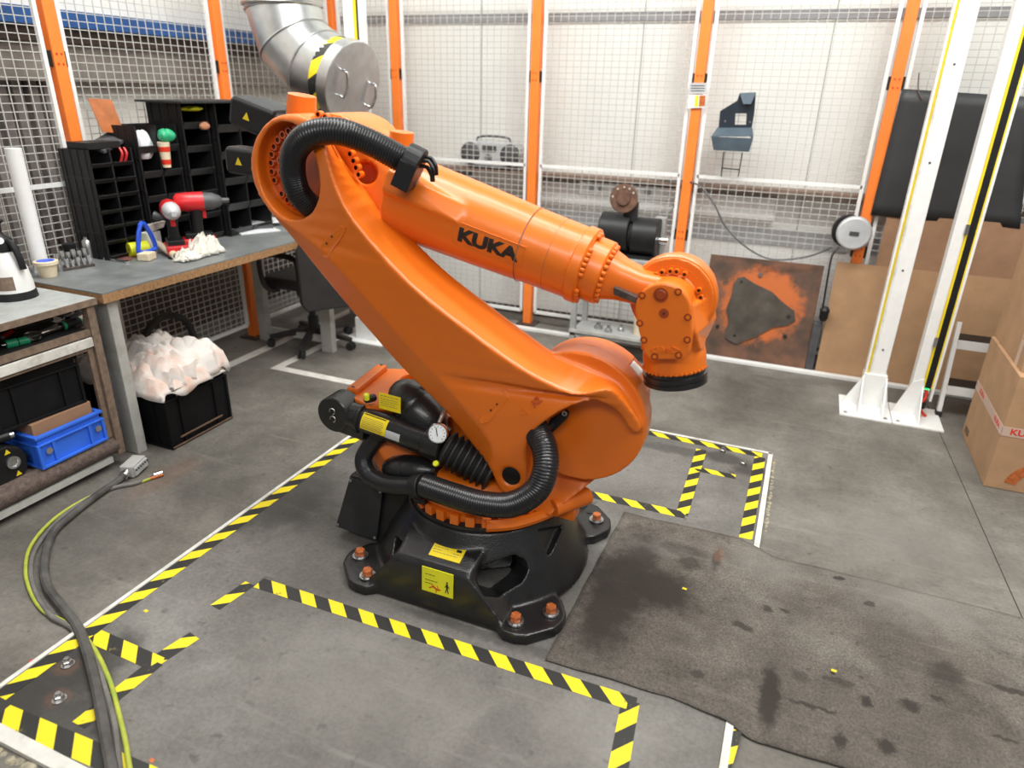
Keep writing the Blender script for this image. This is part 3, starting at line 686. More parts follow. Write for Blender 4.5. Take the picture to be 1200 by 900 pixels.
# embossed axis mark
lhit = hitter(link)
xd = (R(640, 462, -.21) - R(618, 486, -.21)).normalized()
lettering('axis_mark', 'A2', .034, 'orange2', link, lhit(628, 471)[0] + V((0, -.001, 0)), xd, V((0,-1,0)).cross(xd) * 1, .003, .0008, fit=(.036, .024))
def arrowhead(name, c, xd, yd, k, parent, m='orange', flip=1):
    X, Y = V(xd).normalized(), V(yd).normalized(); N = X.cross(Y); g = G()
    for a, b in (((0, .5), (-1*flip, 0)), ((-1*flip, 0), (0, -.5)), ((0, .5), (0, .12)), ((0, -.5), (0, -.12))):
        g.bar(c + X*a[0]*k + Y*a[1]*k, c + X*b[0]*k + Y*b[1]*k, .003, .004, N)
    return g.ok(name, m, parent)
yd = V((0,-1,0)).cross(xd)
arrowhead('axis_arrow', lhit(616, 481)[0], xd, yd, .024, link); arrowhead('axis_arrow', lhit(640, 460)[0], xd, yd, .024, link, flip=-1)
# black bracket by the lower hose
q = [R(640,503,-.125), R(646,490,-.125), R(664,479,-.125), R(668,482,-.125), R(666,489,-.125), R(648,506,-.125)]
brk = G().prism(q, (0, -.012, 0)).ok('hose_plate', 'blackp', link, bevel=.003)
pieces(socketbolt(.008, .006), 'bolt', 'steel', link, [R(662,484,-.138), R(646,500,-.138)], (0,-1,0))

# --- forearm
A5 = W3(.598, 0, 1.083); ax = V((-math.cos(math.radians(14.2)), 0, math.sin(math.radians(14.2)))); az = V((math.sin(math.radians(14.2)), 0, math.cos(math.radians(14.2))))
def FA(s_, y=0, h=0): return A5 + ax*s_ + V((0, y, 0)) + az*h
A3 = W3(-.535, 0, 1.375)
s = G()
s.lathe([(.295, .112), (.42, .115), (.62, .124), (.80, .130), (.93, .135)], A5, ax, 56)
# blend to the elbow housing
def sect(s_, wy0, wy1, h0, h1, n=24):
    c = FA(s_); out = []
    for i in range(n):
        a = 2*PI*i/n; ca, sa = math.cos(a), math.sin(a); e = .75
        y = math.copysign(abs(ca)**e, ca); z = math.copysign(abs(sa)**e, sa)
        out.append(c + V((0, (wy1+wy0)/2 + (wy1-wy0)/2*y, 0)) + az*((h1+h0)/2 + (h1-h0)/2*z))
    return out
s.loft([sect(.66, -.105, .105, -.105, .105), sect(.78, -.118, .125, -.12, .118), sect(.92, -.11, .14, -.13, .124), sect(1.03, -.07, .15, -.14, .155), sect(1.14, -.05, .15, -.15, .18), sect(1.27, -.04, .15, -.14, .165), sect(1.36, -.03, .14, -.09, .12)])
s.cyl(A3 + V((0, -.05, 0)), A3 + V((0, .15, 0)), .182, n=56)
# rail ridge on the near shoulder of the arm (holds the hose clamp)
s.loft([[FA(.66, -.135, .02), FA(.66, -.105, .075), FA(.66, -.05, .085), FA(.66, -.06, .0)], [FA(.93, -.15, .035), FA(.93, -.13, .10), FA(.93, -.05, .12), FA(.93, -.05, .0)]])
cut = G(); cut.cyl(R(430, 203, -.20), R(430, 203, -.02), .034, n=32)
fa = cast('forearm', s, cut, 'orange', robot, voxel=.006, smooth=4, label='orange forearm tube with black lettering')
# bolted rings towards the wrist
G().lathe([(.262, .100), (.262, .108), (.270, .118), (.298, .118), (.302, .113)], A5, ax, 64).ok('forearm_ring', 'orange', fa, smooth=True, ang=30)
G().lathe([(.205, .07), (.205, .088), (.212, .097), (.262, .099), (.270, .09)], A5, ax, 64).ok('forearm_ring', 'orange', fa, smooth=True, ang=30)
def ringbolts(sv, rr, angs, br=.0068, L=.012, d=None):
    c = A5 + ax*sv; y_ = V((0, -1, 0)); return pieces(G().lathe([(0, br), (L*.8, br), (L, br*.7)], (0,0,0), (0,0,1), 10), 'bolt', 'orange', fa, [c + y_*rr*math.cos(math.radians(a)) + az*rr*math.sin(math.radians(a)) for a in angs], -ax, True)
ringbolts(.264, .1085, [84, 74, 42, 34, 26, 18, 10, 2] + [-28, -36, -44, -52, -60])
ringbolts(.206, .088, [88, 76, 64, 52, 40, 28, 16, 4, -8, -20, -32, -44, -56])
# seams
for sv in (.372, .462):
    G().lathe([(0, .1125 if sv < .4 else .119), (.0015, .1145 if sv < .4 else .1205), (.003, .1125 if sv < .4 else .119)], A5 + ax*sv, ax, 64, (False, False)).ok('seam_line', 'woodd', fa, smooth=True)
# lettering on the tube
def ontube(px, py):
    rr = .1215; o = CAM; c = V((px-600, py-450, FOCAL)); d = V((AX.dot(c), AY.dot(c), AZ.dot(c))).normalized()
    oc = o - A5; dd = d - ax*d.dot(ax); oo = oc - ax*oc.dot(ax)
    A_ = dd.dot(dd); B_ = 2*dd.dot(oo); C_ = oo.dot(oo) - rr*rr; t = (-B_ - math.sqrt(max(0, B_*B_-4*A_*C_)))/(2*A_); return o + d*t
def tube_r(k):
    ks = ((.295, .112), (.42, .115), (.62, .124), (.80, .130), (.93, .135))
    for (a, ra), (b, rb_) in zip(ks, ks[1:]):
        if k <= b: return ra + (rb_-ra)*(k-a)/(b-a) + .0003
    return .135
tcn = ontube(572, 287); k = (tcn - A5).dot(ax); cp = A5 + ax*k; nrm_ = (tcn - cp).normalized(); rtx = .1215
X_ = -ax; Y_ = nrm_.cross(X_)
if Y_.z < 0: Y_ = -Y_
lettering('lettering', 'KUKA', .08, 'ink', fa, tcn, X_, Y_, .0012, .0042, 1.0, wrap=(A5, ax, tube_r), fit=(.200, .044))
g = G(); hw, hh = .116, .034
for a0, a1, b0, b1 in ((-hw, hw, hh, hh), (-hw, hw, -hh, -hh), (-hw, -hw, -hh, hh), (hw, hw, -hh, hh)):
    pts = []
    for i in range(9):
        u = a0 + (a1-a0)*i/8; v = b0 + (b1-b0)*i/8; an = v/rtx; y2 = ax.cross(nrm_)
        if y2.dot(Y_) < 0: y2 = -y2
        pts.append(A5 + ax*(k - u) + (nrm_*math.cos(an) + y2*math.sin(an))*(tube_r(k - u) + .0007))
    g.tube(pts, .0016, 6)
g.ok('lettering_frame', 'orange', fa, smooth=True)
# lifting lugs (round caps) on top of the elbow
def lug(px0, py0, px1, py1, off, r):
    a, b = R(px0, py0, off), R(px1, py1, off); return G().cyl(a, b, r*1.08, r, 28).ok('round_cap', 'orange', fa, smooth=True, ang=30, bevel=.002)
lug(353, 136, 354, 111, .02, .046); lug(469, 190, 471, 154, .0, .038)
# bolt arcs on the near face of the elbow
c3 = A3 + V((0, -.075, 0))
ls = [R(a, b, -.076) for a, b in ((414,180),(418,188),(421,196),(424,204))] + [R(a, b, -.05) for a, b in ((377,134),(385,137),(393,141),(400,146))]
pieces(socketbolt(.0115, .02), 'bolt', 'orange', fa, ls, (0, -1, 0))
# square sockets near the top: dark edge line of the elbow lid
pts = arcpts(A3, .168, 20, 95, -.03, 14)
G().tube(pts, .0018, 5).ok('lid_seam', 'woodd', fa)
# wrist neck
g = G(); pts = [sect(.21, -.078, .078, -.078, .078), sect(.16, -.062, .066, -.062, .062), sect(.10, -.055, .062, -.052, .055), sect(.05, -.05, .06, -.05, .06), sect(0, -.045, .05, -.06, .07)]
g.loft(pts); g.ok('wrist_neck', 'orange', robot, smooth=True, ang=50, label='tapering orange neck of the wrist')
q = [R(719,337,-.085), R(746,349,-.085), R(746,356,-.085), R(719,345,-.085)]
G().prism(q, (0, .03, 0)).ok('neck_window', 'darksteel', robot, label='dark slot in the wrist neck')
# elbow motors behind the arm
def motor(c0, c1, wy, hz, tilt, lab):
    c0, c1 = V(c0), V(c1); d = (c1 - c0); L = d.length; d.normalize(); side = V((0,1,0)); upv = side.cross(d); 
    if upv.z < 0: upv = -upv
    g = G(); 
    def sec(t, wy, hz): 
        c = c0 + d*L*t; k = .25
        return [c + side*wy*a + upv*hz*b for a, b in ((-1,-1+k),(-1+k,-1),(1-k,-1),(1,-1+k),(1,1-k),(1-k,1),(-1+k,1),(-1,1-k))]
    g.loft([sec(0, wy*.75, hz*.75), sec(.1, wy*.8, hz*.8), sec(.12, wy, hz), sec(.93, wy, hz), sec(1, wy*.9, hz*.88)])
    o = g.ok('drive_motor', 'blackp', robot, bevel=.004, label=lab)
    tr = G(); cc = c0 + d*L*.62 - side*(wy + .0006) ; k = .014
    tr.prism([cc + d*-k - upv*k*.8, cc + d*k - upv*k*.8, cc + upv*k], (0, -.0012, 0)); tr.ok('warning_triangle', 'yellow', o)
    return o
motor(R(335, 150, .04), R(280, 128, .04), .05, .052, 0, 'upper black drive motor behind the elbow')
motor(R(318, 192, -.04), R(274, 186, -.04), .045, .045, 0, 'lower black drive motor behind the elbow')
motor(R(352, 150, .13), R(300, 130, .13), .05, .05, 0, 'far black drive motor behind the elbow')

# --- wrist
wd = V((.16, 0, -.987)).normalized(); wx = V((.987, 0, .16)).normalized()
def WR(u, y, v): return A5 + wx*u + V((0, y, 0)) + wd*v
s = G()
s.cyl(WR(0, .0, 0), WR(0, .095, 0), .122, n=56)
s.cyl(WR(0, -.09, 0), WR(0, .02, 0), .072, n=40)
s.loft([[WR(-.072, -.095, 0), WR(.072, -.095, 0), WR(.115, .08, 0), WR(-.02, .08, 0)],
        [WR(-.075, -.095, .08), WR(.085, -.095, .08), WR(.118, .08, .08), WR(-.05, .07, .08)],
        [WR(-.088, -.06, .14), WR(.09, -.06, .14), WR(.09, .07, .14), WR(-.08, .06, .14)]])
s.lathe([(.10, .07), (.13, .088), (.165, .094), (.212, .094)], A5, wd, 48)
cut = G(); cut.cyl(WR(0, -.02, 0), WR(0, .042, 0), .0, n=3) if False else None
hand = cast('wrist', s, None, 'orange', robot, voxel=.005, smooth=3, label='orange wrist unit hanging at the front')
G().lathe([(0, .126), (.012, .129), (.045, .129), (.052, .124), (.052, .1), (.045, .098), (.045, .0)], WR(0, .058, 0), (0, -1, 0), 56).ok('wrist_ring', 'orange', hand, smooth=True, ang=30)
ls = [WR(math.cos(math.radians(a))*.086, -.004, -math.sin(math.radians(a))*.086) for a in (118, 104, 88, 76, 60, 18, 4, -10, -24, -38)]
G().lathe([(0, .098), (.012, .098), (.012, .07)], WR(0, .01, 0), (0,-1,0), 48).ok('wrist_flange', 'orange', hand, smooth=True, ang=30)
pieces(socketbolt(.0085, .014), 'bolt', 'orange', hand, ls, (0, -1, 0))
# near cover: rounded plate with screws
n = 18; pts = []
for i in range(n+1): a = PI*(1 - i/n); pts.append(WR(math.cos(a)*.078, -.10, -math.sin(a)*.078 + .0))
pts += [WR(.080, -.10, .06), WR(.07, -.10, .12), WR(.055, -.10, .145), WR(-.045, -.10, .145), WR(-.06, -.10, .125), WR(-.072, -.10, .06)]
cov = G().prism(pts, (0, -.03, 0)).ok('wrist_cover', 'orange', hand, bevel=.006, label='orange wrist cover plate with recessed screws')
scr = [(-.055, -.045), (.045, -.052), (-.067, .035), (.068, .02), (-.058, .085), (.064, .085), (-.03, .135), (.038, .13)]
g1 = G().lathe([(0, .0105), (.002, .0105), (.002, .0075), (.0005, .007)], (0,0,0), (0,0,1), 16)
pieces(g1, 'screw_ring', 'shadeor', cov if False else hand, [WR(u, -.1302, v) for u, v in scr], (0, -1, 0))
pieces(G().lathe([(0, .0065), (.003, .006)], (0,0,0), (0,0,1), 6), 'screw', 'orange', hand, [WR(u, -.130, v) for u, v in scr], (0, -1, 0))
G().lathe([(0, .021), (.003, .021), (.003, .016), (.001, .016), (.004, .013)], WR(-.003, -.1295, -.045), (0,-1,0), 24).ok('filler_plug', 'shadeor', hand, smooth=True, ang=30)
G().lathe([(0, .014), (.0015, .014), (.0015, .011)], WR(.003, -.1295, .008), (0,-1,0), 24).ok('centre_mark', 'shadeor', hand)
G().lathe([(0, .0035), (.0025, .0035)], WR(.003, -.1295, .008), (0,-1,0), 10).ok('centre_dot', 'ink', hand)
lettering('axis_mark', 'A6', .026, 'orange', hand, WR(.0, -.131, .115), wx, -wd, .002, .0006)
arrowhead('axis_arrow', WR(-.02, -.131, .115), wx, wd, .02, hand); arrowhead('axis_arrow', WR(.022, -.131, .115), wx, wd, .02, hand, flip=-1)
# mounting flange
G().lathe([(0, .09), (.010, .09), (.012, .0965), (.024, .0965), (.026, .0935), (.030, .0935), (.031, .0965), (.043, .0965), (.046, .09), (.046, .0)], A5 + wd*.212, wd, 56).ok('mounting_flange', 'black', robot, smooth=True, ang=35, label='black mounting flange under the wrist')
pieces(G().lathe([(0, .004), (.004, .0035)], (0,0,0), (0,0,1), 8), 'bolt', 'orange', hand, [A5 + wd*.205 + (wx*math.cos(math.radians(a)) - V((0,1,0))*math.sin(math.radians(a)))*.0955 for a in range(5, 180, 9)], -V((0,1,0)))

# --- upper hose and its clamp
hp = [R(372, 246, -.11), R(362, 240, -.15), R(349, 224, -.19), R(343, 200, -.215), (R(346, 176, -.235)), R(364, 158, -.24), R(396, 154, -.22), R(432, 166, -.19), R(466, 184, -.165), R(481, 192, -.155)]
ribbed([hp[0]] + hp[1:], .0395, .0085, .0028, 24).ok('corrugated_hose', 'hose', robot, smooth=True, ang=60, label='thick black corrugated hose looping at the elbow')
cc = R(485, 192, -.155); hd = (hp[-1] - hp[-2]).normalized(); hu = V((0,0,1)); hu = (hu - hd*hu.dot(hd)).normalized(); hs = hd.cross(hu)
g = G().lathe([(-.03, .047), (-.028, .052), (.02, .054), (.022, .049)], cc, hd, 32)
g.obox(cc - hu*.035 - hd*.004, hd, hs, hu, (.027, .053, .04)); g.ok('hose_clamp', 'blackp', robot, bevel=.003, label='black hose clamp on the forearm')
g = G()
for i, (dy, dz) in enumerate(((-.02, .02), (.0, .03), (.02, .022), (-.01, .0), (.015, .004))):
    a = cc + hd*.02 + hs*dy + hu*dz; g.tube(smoothpath([a, a + hd*.02 + hu*.008, a + hd*.042 - hu*.004 + hs*.006, a + hd*.05 - hu*.02], 4), .006, 6)
g.ok('hose_cables', 'blackp', robot, smooth=True)
G().obox(cc - hu*.047 + hd*.0238 - hs*.035, hd, hs, hu, (.0008, .006, .012)).ok('small_tag', 'beige', robot)

# --- counterbalance unit
cy = -.17
e0 = R(399, 481, cy); e1 = R(520, 523, cy); cd = (R(560, 538, cy) - e0).normalized(); cup = V((0,1,0)).cross(cd); 
if cup.z < 0: cup = -cup
cbu = G()
cbu.lathe([(0, .062), (.004, .066), (.085, .066), (.09, .06)], e0 + V((0, -.045, 0)), (0, 1, 0), 40)
eye = cbu.ok('counterbalance_eye', 'black', robot, smooth=True, ang=30, label='black round rear eye of the counterbalance')
for dz in (.016, -.014):
    pts = [e0 + V((math.cos(math.radians(a))*.011 + .0, -.047, math.sin(math.radians(a))*.011 + dz)) for a in range(-80, 200, 25)]
    G().tube(pts, .0022, 6).ok('circlip', 'steel', eye)
L = (e1 - e0).length
g = G().lathe([(.05, .048), (.085, .05), (.09, .056), (.10, .056), (.105, .048), (L-.07, .048), (L-.065, .054), (L, .056), (L+.004, .05)], e0, cd, 36)
g.obox(e0 + cd*.07 - cup*.03 + V((0,.0,0)), cd, V((0,1,0)), cup, (.05, .035, .035))
cyl = g.ok('counterbalance_cylinder', 'black', robot, smooth=True, ang=30, label='black counterbalance cylinder')
# bellows
b0 = e0 + cd*(L + .004); prof = [(0, .046)]
for i in range(8): prof += [(.004 + i*.0235, .05), (.013 + i*.0235, .066), (.017 + i*.0235, .066), (.0245 + i*.0235, .052)]
bd = (R(580, 556, -.15) - b0).normalized()
G().lathe(prof, b0, bd, 36).ok('bellows', 'rubber', robot, smooth=True, ang=40, label='black rubber bellows')
# curved labels on the cylinder
def curved(name, s0, s1, a0, a1, m, r=.0486, parent=cyl):
    g = G(); n = 10; loops = []
    for i in range(n+1):
        a = math.radians(a0 + (a1-a0)*i/n); d = V((0,-1,0))*math.cos(a) + cup*math.sin(a)
        loops.append([e0 + cd*s0 + d*r, e0 + cd*s1 + d*r, e0 + cd*s1 + d*(r+.0008), e0 + cd*s0 + d*(r+.0008)])
    g.loft(loops); return g.ok(name, m, parent)
curved('warning_label', .115, .215, -10, 62, 'label'); curved('rating_plate', .216, .272, -12, 22, 'silver')
for i, a in enumerate((54, 40, 33, 26, 19, 12, 5, -2)): 
    curved('print', .12, .20 if i % 3 else .205, a, a + (4 if i == 0 else 1.6), 'woodd' if i else 'ink', .0494)
# accumulators
def bottle(a, b, r, lab):
    a, b = V(a), V(b); L = (b-a).length
    pr = [(0, r*.1), (L*.03, r*.4), (L*.1, r*.66), (L*.2, r*.85), (L*.32, r*.96), (L*.44, r), (L*.47, r), (L*.48, r*.985), (L*.5, r*.985), (L*.51, r), (L*.6, r), (L*.75, r*.95), (L*.87, r*.82), (L*.95, r*.64), (L, r*.5), (L+.02, r*.5)]
    return G().lathe(pr, a, b - a, 36).ok('accumulator', 'black', robot, smooth=True, ang=50, label=lab)
bottle(R(462, 450, -.07), R(516, 508, -.11), .078, 'upper black gas accumulator')
bottle(R(449, 548, -.17), R(508, 552, -.17), .052, 'lower black gas accumulator')
g = G(); a = R(500, 440, -.06); g.tube(smoothpath([R(500, 452, -.06), R(497, 440, -.06), R(498, 430, -.06), R(506, 428, -.06)], 4), .006, 8); g.cyl(R(500,452,-.06), R(499,446,-.06), .011, n=10); g.ok('valve', 'steel', robot, smooth=True)
# gauge
gc = R(513, 508, -.235); gd = V((.25, -1, .3)).normalized()
ga = G().lathe([(0, .022), (.012, .032), (.03, .034), (.034, .032), (.032, .029), (.031, .0)], gc - gd*.03, gd, 36).ok('pressure_gauge', 'chrome', robot, smooth=True, ang=30, label='round chrome pressure gauge with white dial')
G().lathe([(0, .029), (.001, .029)], gc + gd*.0015, gd, 32).ok('dial', 'paper', ga)
gx = gd.cross(V((0,0,1))).normalized() * -1; gy = gx.cross(gd); gy = gy if gy.z > 0 else -gy
g = G().bar(gc + gd*.0035 - gy*.008, gc + gd*.0035 + gy*.02 - gx*.006, .0025, .001, gd)
for i in range(11):
    a = math.radians(-45 + i*27); d = gx*math.cos(a) + gy*math.sin(a); g.bar(gc + gd*.003 + d*.021, gc + gd*.003 + d*.026, .0016, .0006, gd)
g.ok('needle', 'ink', ga)
G().tube(smoothpath([gc - gd*.01 + gy*.033, gc + gy*.05 + V((0,.03,0)), gc + gy*.065 + V((.0,.06,0))], 4), .007, 8).ok('gauge_fitting', 'steel', ga, smooth=True)
for (px_, py_, o_) in ((512, 543, -.225), (430, 468, -.20)):
    c = R(px_, py_, o_); G().lathe([(0, .010), (.018, .010), (.022, .007)], c, (.2, -1, .5) if py_ > 500 else (0, -.1, 1), 16).ok('yellow_cap', 'yelgreen', robot, smooth=True, ang=30)
    G().cyl(c, c + V((0, .04, -.01)), .014, n=12).ok('cap_socket', 'blackp', robot, smooth=True, ang=30)
# label on the bracket
lab, X, Y, N, c = plate_label('warning_label', P(457, 472, y=rb[4].y - .006), (1, 0, -.05), (0, 0, 1), .085, .06, 'label', robot, .002)
print_lines(lab, c, X, Y, N, [(.021, -.036, .036), (.010, -.036, .03), (.002, -.036, .034), (-.006, -.036, .02), (-.014, -.036, .03)], 'woodd', t=.0024)
o1 = P(437, 476, z=.57)
# --- lower hoses
h1 = [R(448, 508, -.17), R(436, 520, -.18), R(426, 538, -.2), R(432, 556, -.22), R(452, 567, -.24), R(480, 570, -.255), R(500, 571, -.265)]
ribbed(h1, .032, .007, .0012, 20).ok('corrugated_hose', 'hose', robot, smooth=True, ang=60, label='thinner black hose from the counterbalance')
h2 = [R(498, 569, -.265), R(530, 580, -.28), R(565, 590, -.29), R(600, 591, -.29), R(628, 575, -.28), R(639, 550, -.255), R(638, 525, -.215), R(630, 508, -.17), R(626, 498, -.15)]
ribbed(h2, .0415, .0085, .0028, 24).ok('corrugated_hose', 'hose', robot, smooth=True, ang=60, label='thick black corrugated hose curving over the base to the shoulder')
c = R(491, 570, -.262); d = (h1[-1] - h1[-2]).normalized()
g = G().lathe([(-.02, .036), (-.018, .043), (.018, .046), (.02, .042)], c, d, 28); g.box(c + V((-.02, .0, -.07)), c + V((.02, .09, -.025))); g.ok('hose_clamp', 'blackp', robot, bevel=.002, label='black hose clamp low on the base')
c = R(448, 505, -.17); G().lathe([(0, .042), (.012, .042), (.014, .036), (.03, .036)], c, h1[1] - h1[0], 28).ok('hose_fitting', 'blackp', robot, smooth=True, ang=30)
G().box(R(445, 512, -.13), R(486, 498, -.06)).ok('bracket_block', 'black', robot, bevel=.004)

# ---------------------------------------------------------------- safety fence
FH = 2.35
def fence_post(x, y, nx, ny, lab, feet=True, plates=()):
    """orange upright; (nx, ny) points into the cell"""
    t = thing('fence_post', (x, y, 0), lab, 'post', 'orange fence posts')
    g = G().box((x-.03, y-.03, .012), (x+.03, y+.03, FH)) if ny else G().box((x-.03, y-.03, .012), (x+.03, y+.03, FH))
    g.ok('upright', 'orange_post', t, bevel=.003)
    G().box((x-.07, y-.07, 0), (x+.07, y+.07, .012)).ok('foot_plate', 'darksteel', t)
    px_, py_ = (1, 0) if ny else (0, 1)
    for z in (1.72, .78):
        for sgn in (-1, 1):
            c = V((x + px_*sgn*.037, y + py_*sgn*.037, z)) + V((nx, ny, 0))*.012
            G().box(c - V((.006, .006, .035)), c + V((.006, .006, .035))).ok('panel_clip', 'blackp', t)
        for sgn in (-1, 1):
            for dz in (-.022, .022):
                c = V((x + px_*sgn*.012, y + py_*sgn*.012, z + dz)) + V((nx, ny, 0))*.03
                G().cyl(c, c + V((nx, ny, 0))*.003, .005, n=8).ok('clip_screw', 'redink', t)
    return t
def mesh_panel(a, b, nrm, lab, z0=.10, z1=2.33, mid=1.155):
    """welded mesh in a square tube frame between points a and b (2-D)"""
    a = V((a[0], a[1], 0)); b = V((b[0], b[1], 0)); d = (b - a).normalized(); n = V((nrm[0], nrm[1], 0)); L = (b - a).length
    t = thing('mesh_panel', (a.x, a.y, z0), lab, 'fence panel', 'white wire mesh fence panels')
    up_ = V((0,0,1)); h = .011
    for nm, p, q in (('frame_bar', a + up_*z0, a + up_*z1), ('frame_bar', b + up_*z0, b + up_*z1), ('frame_bar', a + up_*z0, b + up_*z0), ('frame_bar', a + up_*z1, b + up_*z1), ('middle_rail', a + up_*mid, b + up_*mid)):
        G().bar(p, q, .02, .02, n).ok(nm, 'white', t)
    g = G(); nv = int(L / .052); w = .0018
    for i in range(1, nv + 1):
        p = a + d*(L*i/(nv+1)); g.bar(p + up_*z0 + n*.002, p + up_*z1 + n*.002, w*2, w*2, n)
    nh = int((z1 - z0)/.036)
    for i in range(1, nh): 
        z = z0 + (z1-z0)*i/nh; g.bar(a + up_*z - n*.0015, b + up_*z - n*.0015, w*2, w*2, n)
    g.ok('wire_mesh', 'wire', t, kind='stuff')
    return t
PB = [-2.86, -1.79, -.72, .354, 1.43]
names = ['orange fence post on the back fence, nearest the silver duct', 'orange fence post in the middle of the back fence, just right of the radio', 'orange fence post on the back fence carrying the small sign', 'orange fence post at back right with the grey cable reel', 'orange fence post at far right behind the cartons']
for x, nm in zip(PB, names): fence_post(x, 4.70, 0, -1, nm)
fence_post(-3.39, 4.70, 1, -1, 'orange fence post in the far left corner behind the duct')
for y, nm in ((3.56, 'orange fence post on the left fence behind the tall black bin rack'), (2.51, 'orange fence post on the left fence behind the small black bin rack'), (1.44, 'orange fence post at the near left behind the grey work table')):
    fence_post(-3.40, y, 1, 0, nm)
ml = ['narrow wire mesh panel in the back corner beside the white pillar', 'wire mesh panel of the back fence behind the radio', 'wire mesh panel of the back fence behind the flanged motor', 'wire mesh panel of the back fence with the slate holder hung on it', 'wire mesh panel of the back fence covered by black sheets']
xs = [-3.39] + PB
for i in range(5): mesh_panel((xs[i] + .056, 4.70), (xs[i+1] - .056, 4.70), (0, -1), ml[i])
ly = [4.70, 3.56, 2.51, 1.44, .4]
ml = ['wire mesh panel of the left fence behind the duct', 'wire mesh panel of the left fence above the black bin racks', 'wire mesh panel of the left fence behind the white tube', 'wire mesh panel at the near end of the left fence']
for i in range(4): mesh_panel((-3.40, ly[i+1] + .056), (-3.40, ly[i] - .056), (1, 0), ml[i])

# ---------------------------------------------------------------- duct with lid
t = thing('exhaust_duct', (-2.95, 3.68, 1.4), 'shiny galvanised duct elbow with a round lid, above the black bin racks', 'duct')
r = .215
c0 = P(331, 0, y=3.68) + V((0, 0, 1.6)); c1 = P(333, 18, y=3.68)
lidc = P(411, 97, y=3.62); 
nd_ = V((.956, -.10, -.27)).normalized()
ctr = [c0, c1 + V((0,0,.04)), P(345, 50, y=3.66), P(372, 78, y=3.64), lidc - nd_*.02]
def ringat(c, d, r, n=40):
    d = V(d).normalized(); u = V((0, 1, .2)).cross(d).normalized(); w = d.cross(u)
    return [c + (u*math.cos(2*PI*i/n) + w*math.sin(2*PI*i/n))*r for i in range(n)]
dirs = [V((0,0,-1)), V((.12,0,-1)), V((.55,-.02,-.83)), V((.86,-.08,-.5)), nd_]
nms = ['duct_collar', 'duct_segment', 'duct_segment', 'duct_segment']
for i in range(4):
    G().loft([ringat(ctr[i], dirs[i], r), ringat(ctr[i+1], dirs[i+1], r)], True, (False, False)).ok(nms[i], 'galv', t, smooth=True, ang=60)
for i in (1, 2, 3):
    pts = ringat(ctr[i], dirs[i], r + .002); G().tube(pts, .007, 6, closed=True).ok('seam_ring', 'galv', t, smooth=True)
pts = ringat(P(331, 6, y=3.68), (0,0,-1), r + .006); G().tube(pts, .011, 6, closed=True).ok('clamp_ring', 'steel', t, smooth=True)
lid = G().lathe([(-.02, r+.012), (.05, r+.014), (.054, r+.008), (.054, 0)], lidc - nd_*.03, nd_, 48).ok('lid', 'galv', t, smooth=True, ang=30, label='round grey lid with two handles')
# hazard band round the rim, behind the lid
g = G(); g.uv = []; n = 48
l0, l1 = ringat(lidc - nd_*.115, nd_, r + .004, n), ringat(lidc - nd_*.05, nd_, r + .004, n)
for i in range(n + 1):
    for k, l in enumerate((l0, l1)): g.v.append(l[i % n]); g.uv.append((i/n*2*PI*r/.2, k*.3))
g.f = [[2*i, 2*i+2, 2*i+3, 2*i+1] for i in range(n)]
g.ok('hazard_band', 'tape', t)
for (ax_, ay_), (bx_, by_) in (((401, 82), (399, 112)), ((435, 98), (431, 124))):
    def onlid(px_, py_):
        c_ = V((px_-600, py_-450, FOCAL)); d_ = V((AX.dot(c_), AY.dot(c_), AZ.dot(c_))); p0_ = lidc + nd_*.024
        return CAM + d_*((p0_ - CAM).dot(nd_)/d_.dot(nd_))
    a, b = onlid(ax_, ay_), onlid(bx_, by_)
    G().tube(smoothpath([a, a + nd_*.03, (a+b)/2 + nd_*.045, b + nd_*.03, b], 5), .008, 8).ok('lid_handle', 'chrome', lid, smooth=True)

# ---------------------------------------------------------------- white light curtain pillars
def pillar(x, y, w, lab, face=(0, -1), gusset=True, black=True, h=2.45):
    t = thing('light_curtain_pillar', (x, y, 0), lab, 'pillar', 'white light curtain pillars')
    G().box((x, y, .008), (x + w, y + .06, h)).ok('column', 'white', t, bevel=.003)
    # yellow edge strip and black optical strip
    G().box((x - .018, y + .004, .20), (x - .002, y + .05, h)).ok('side_rail', 'white', t)
    return t
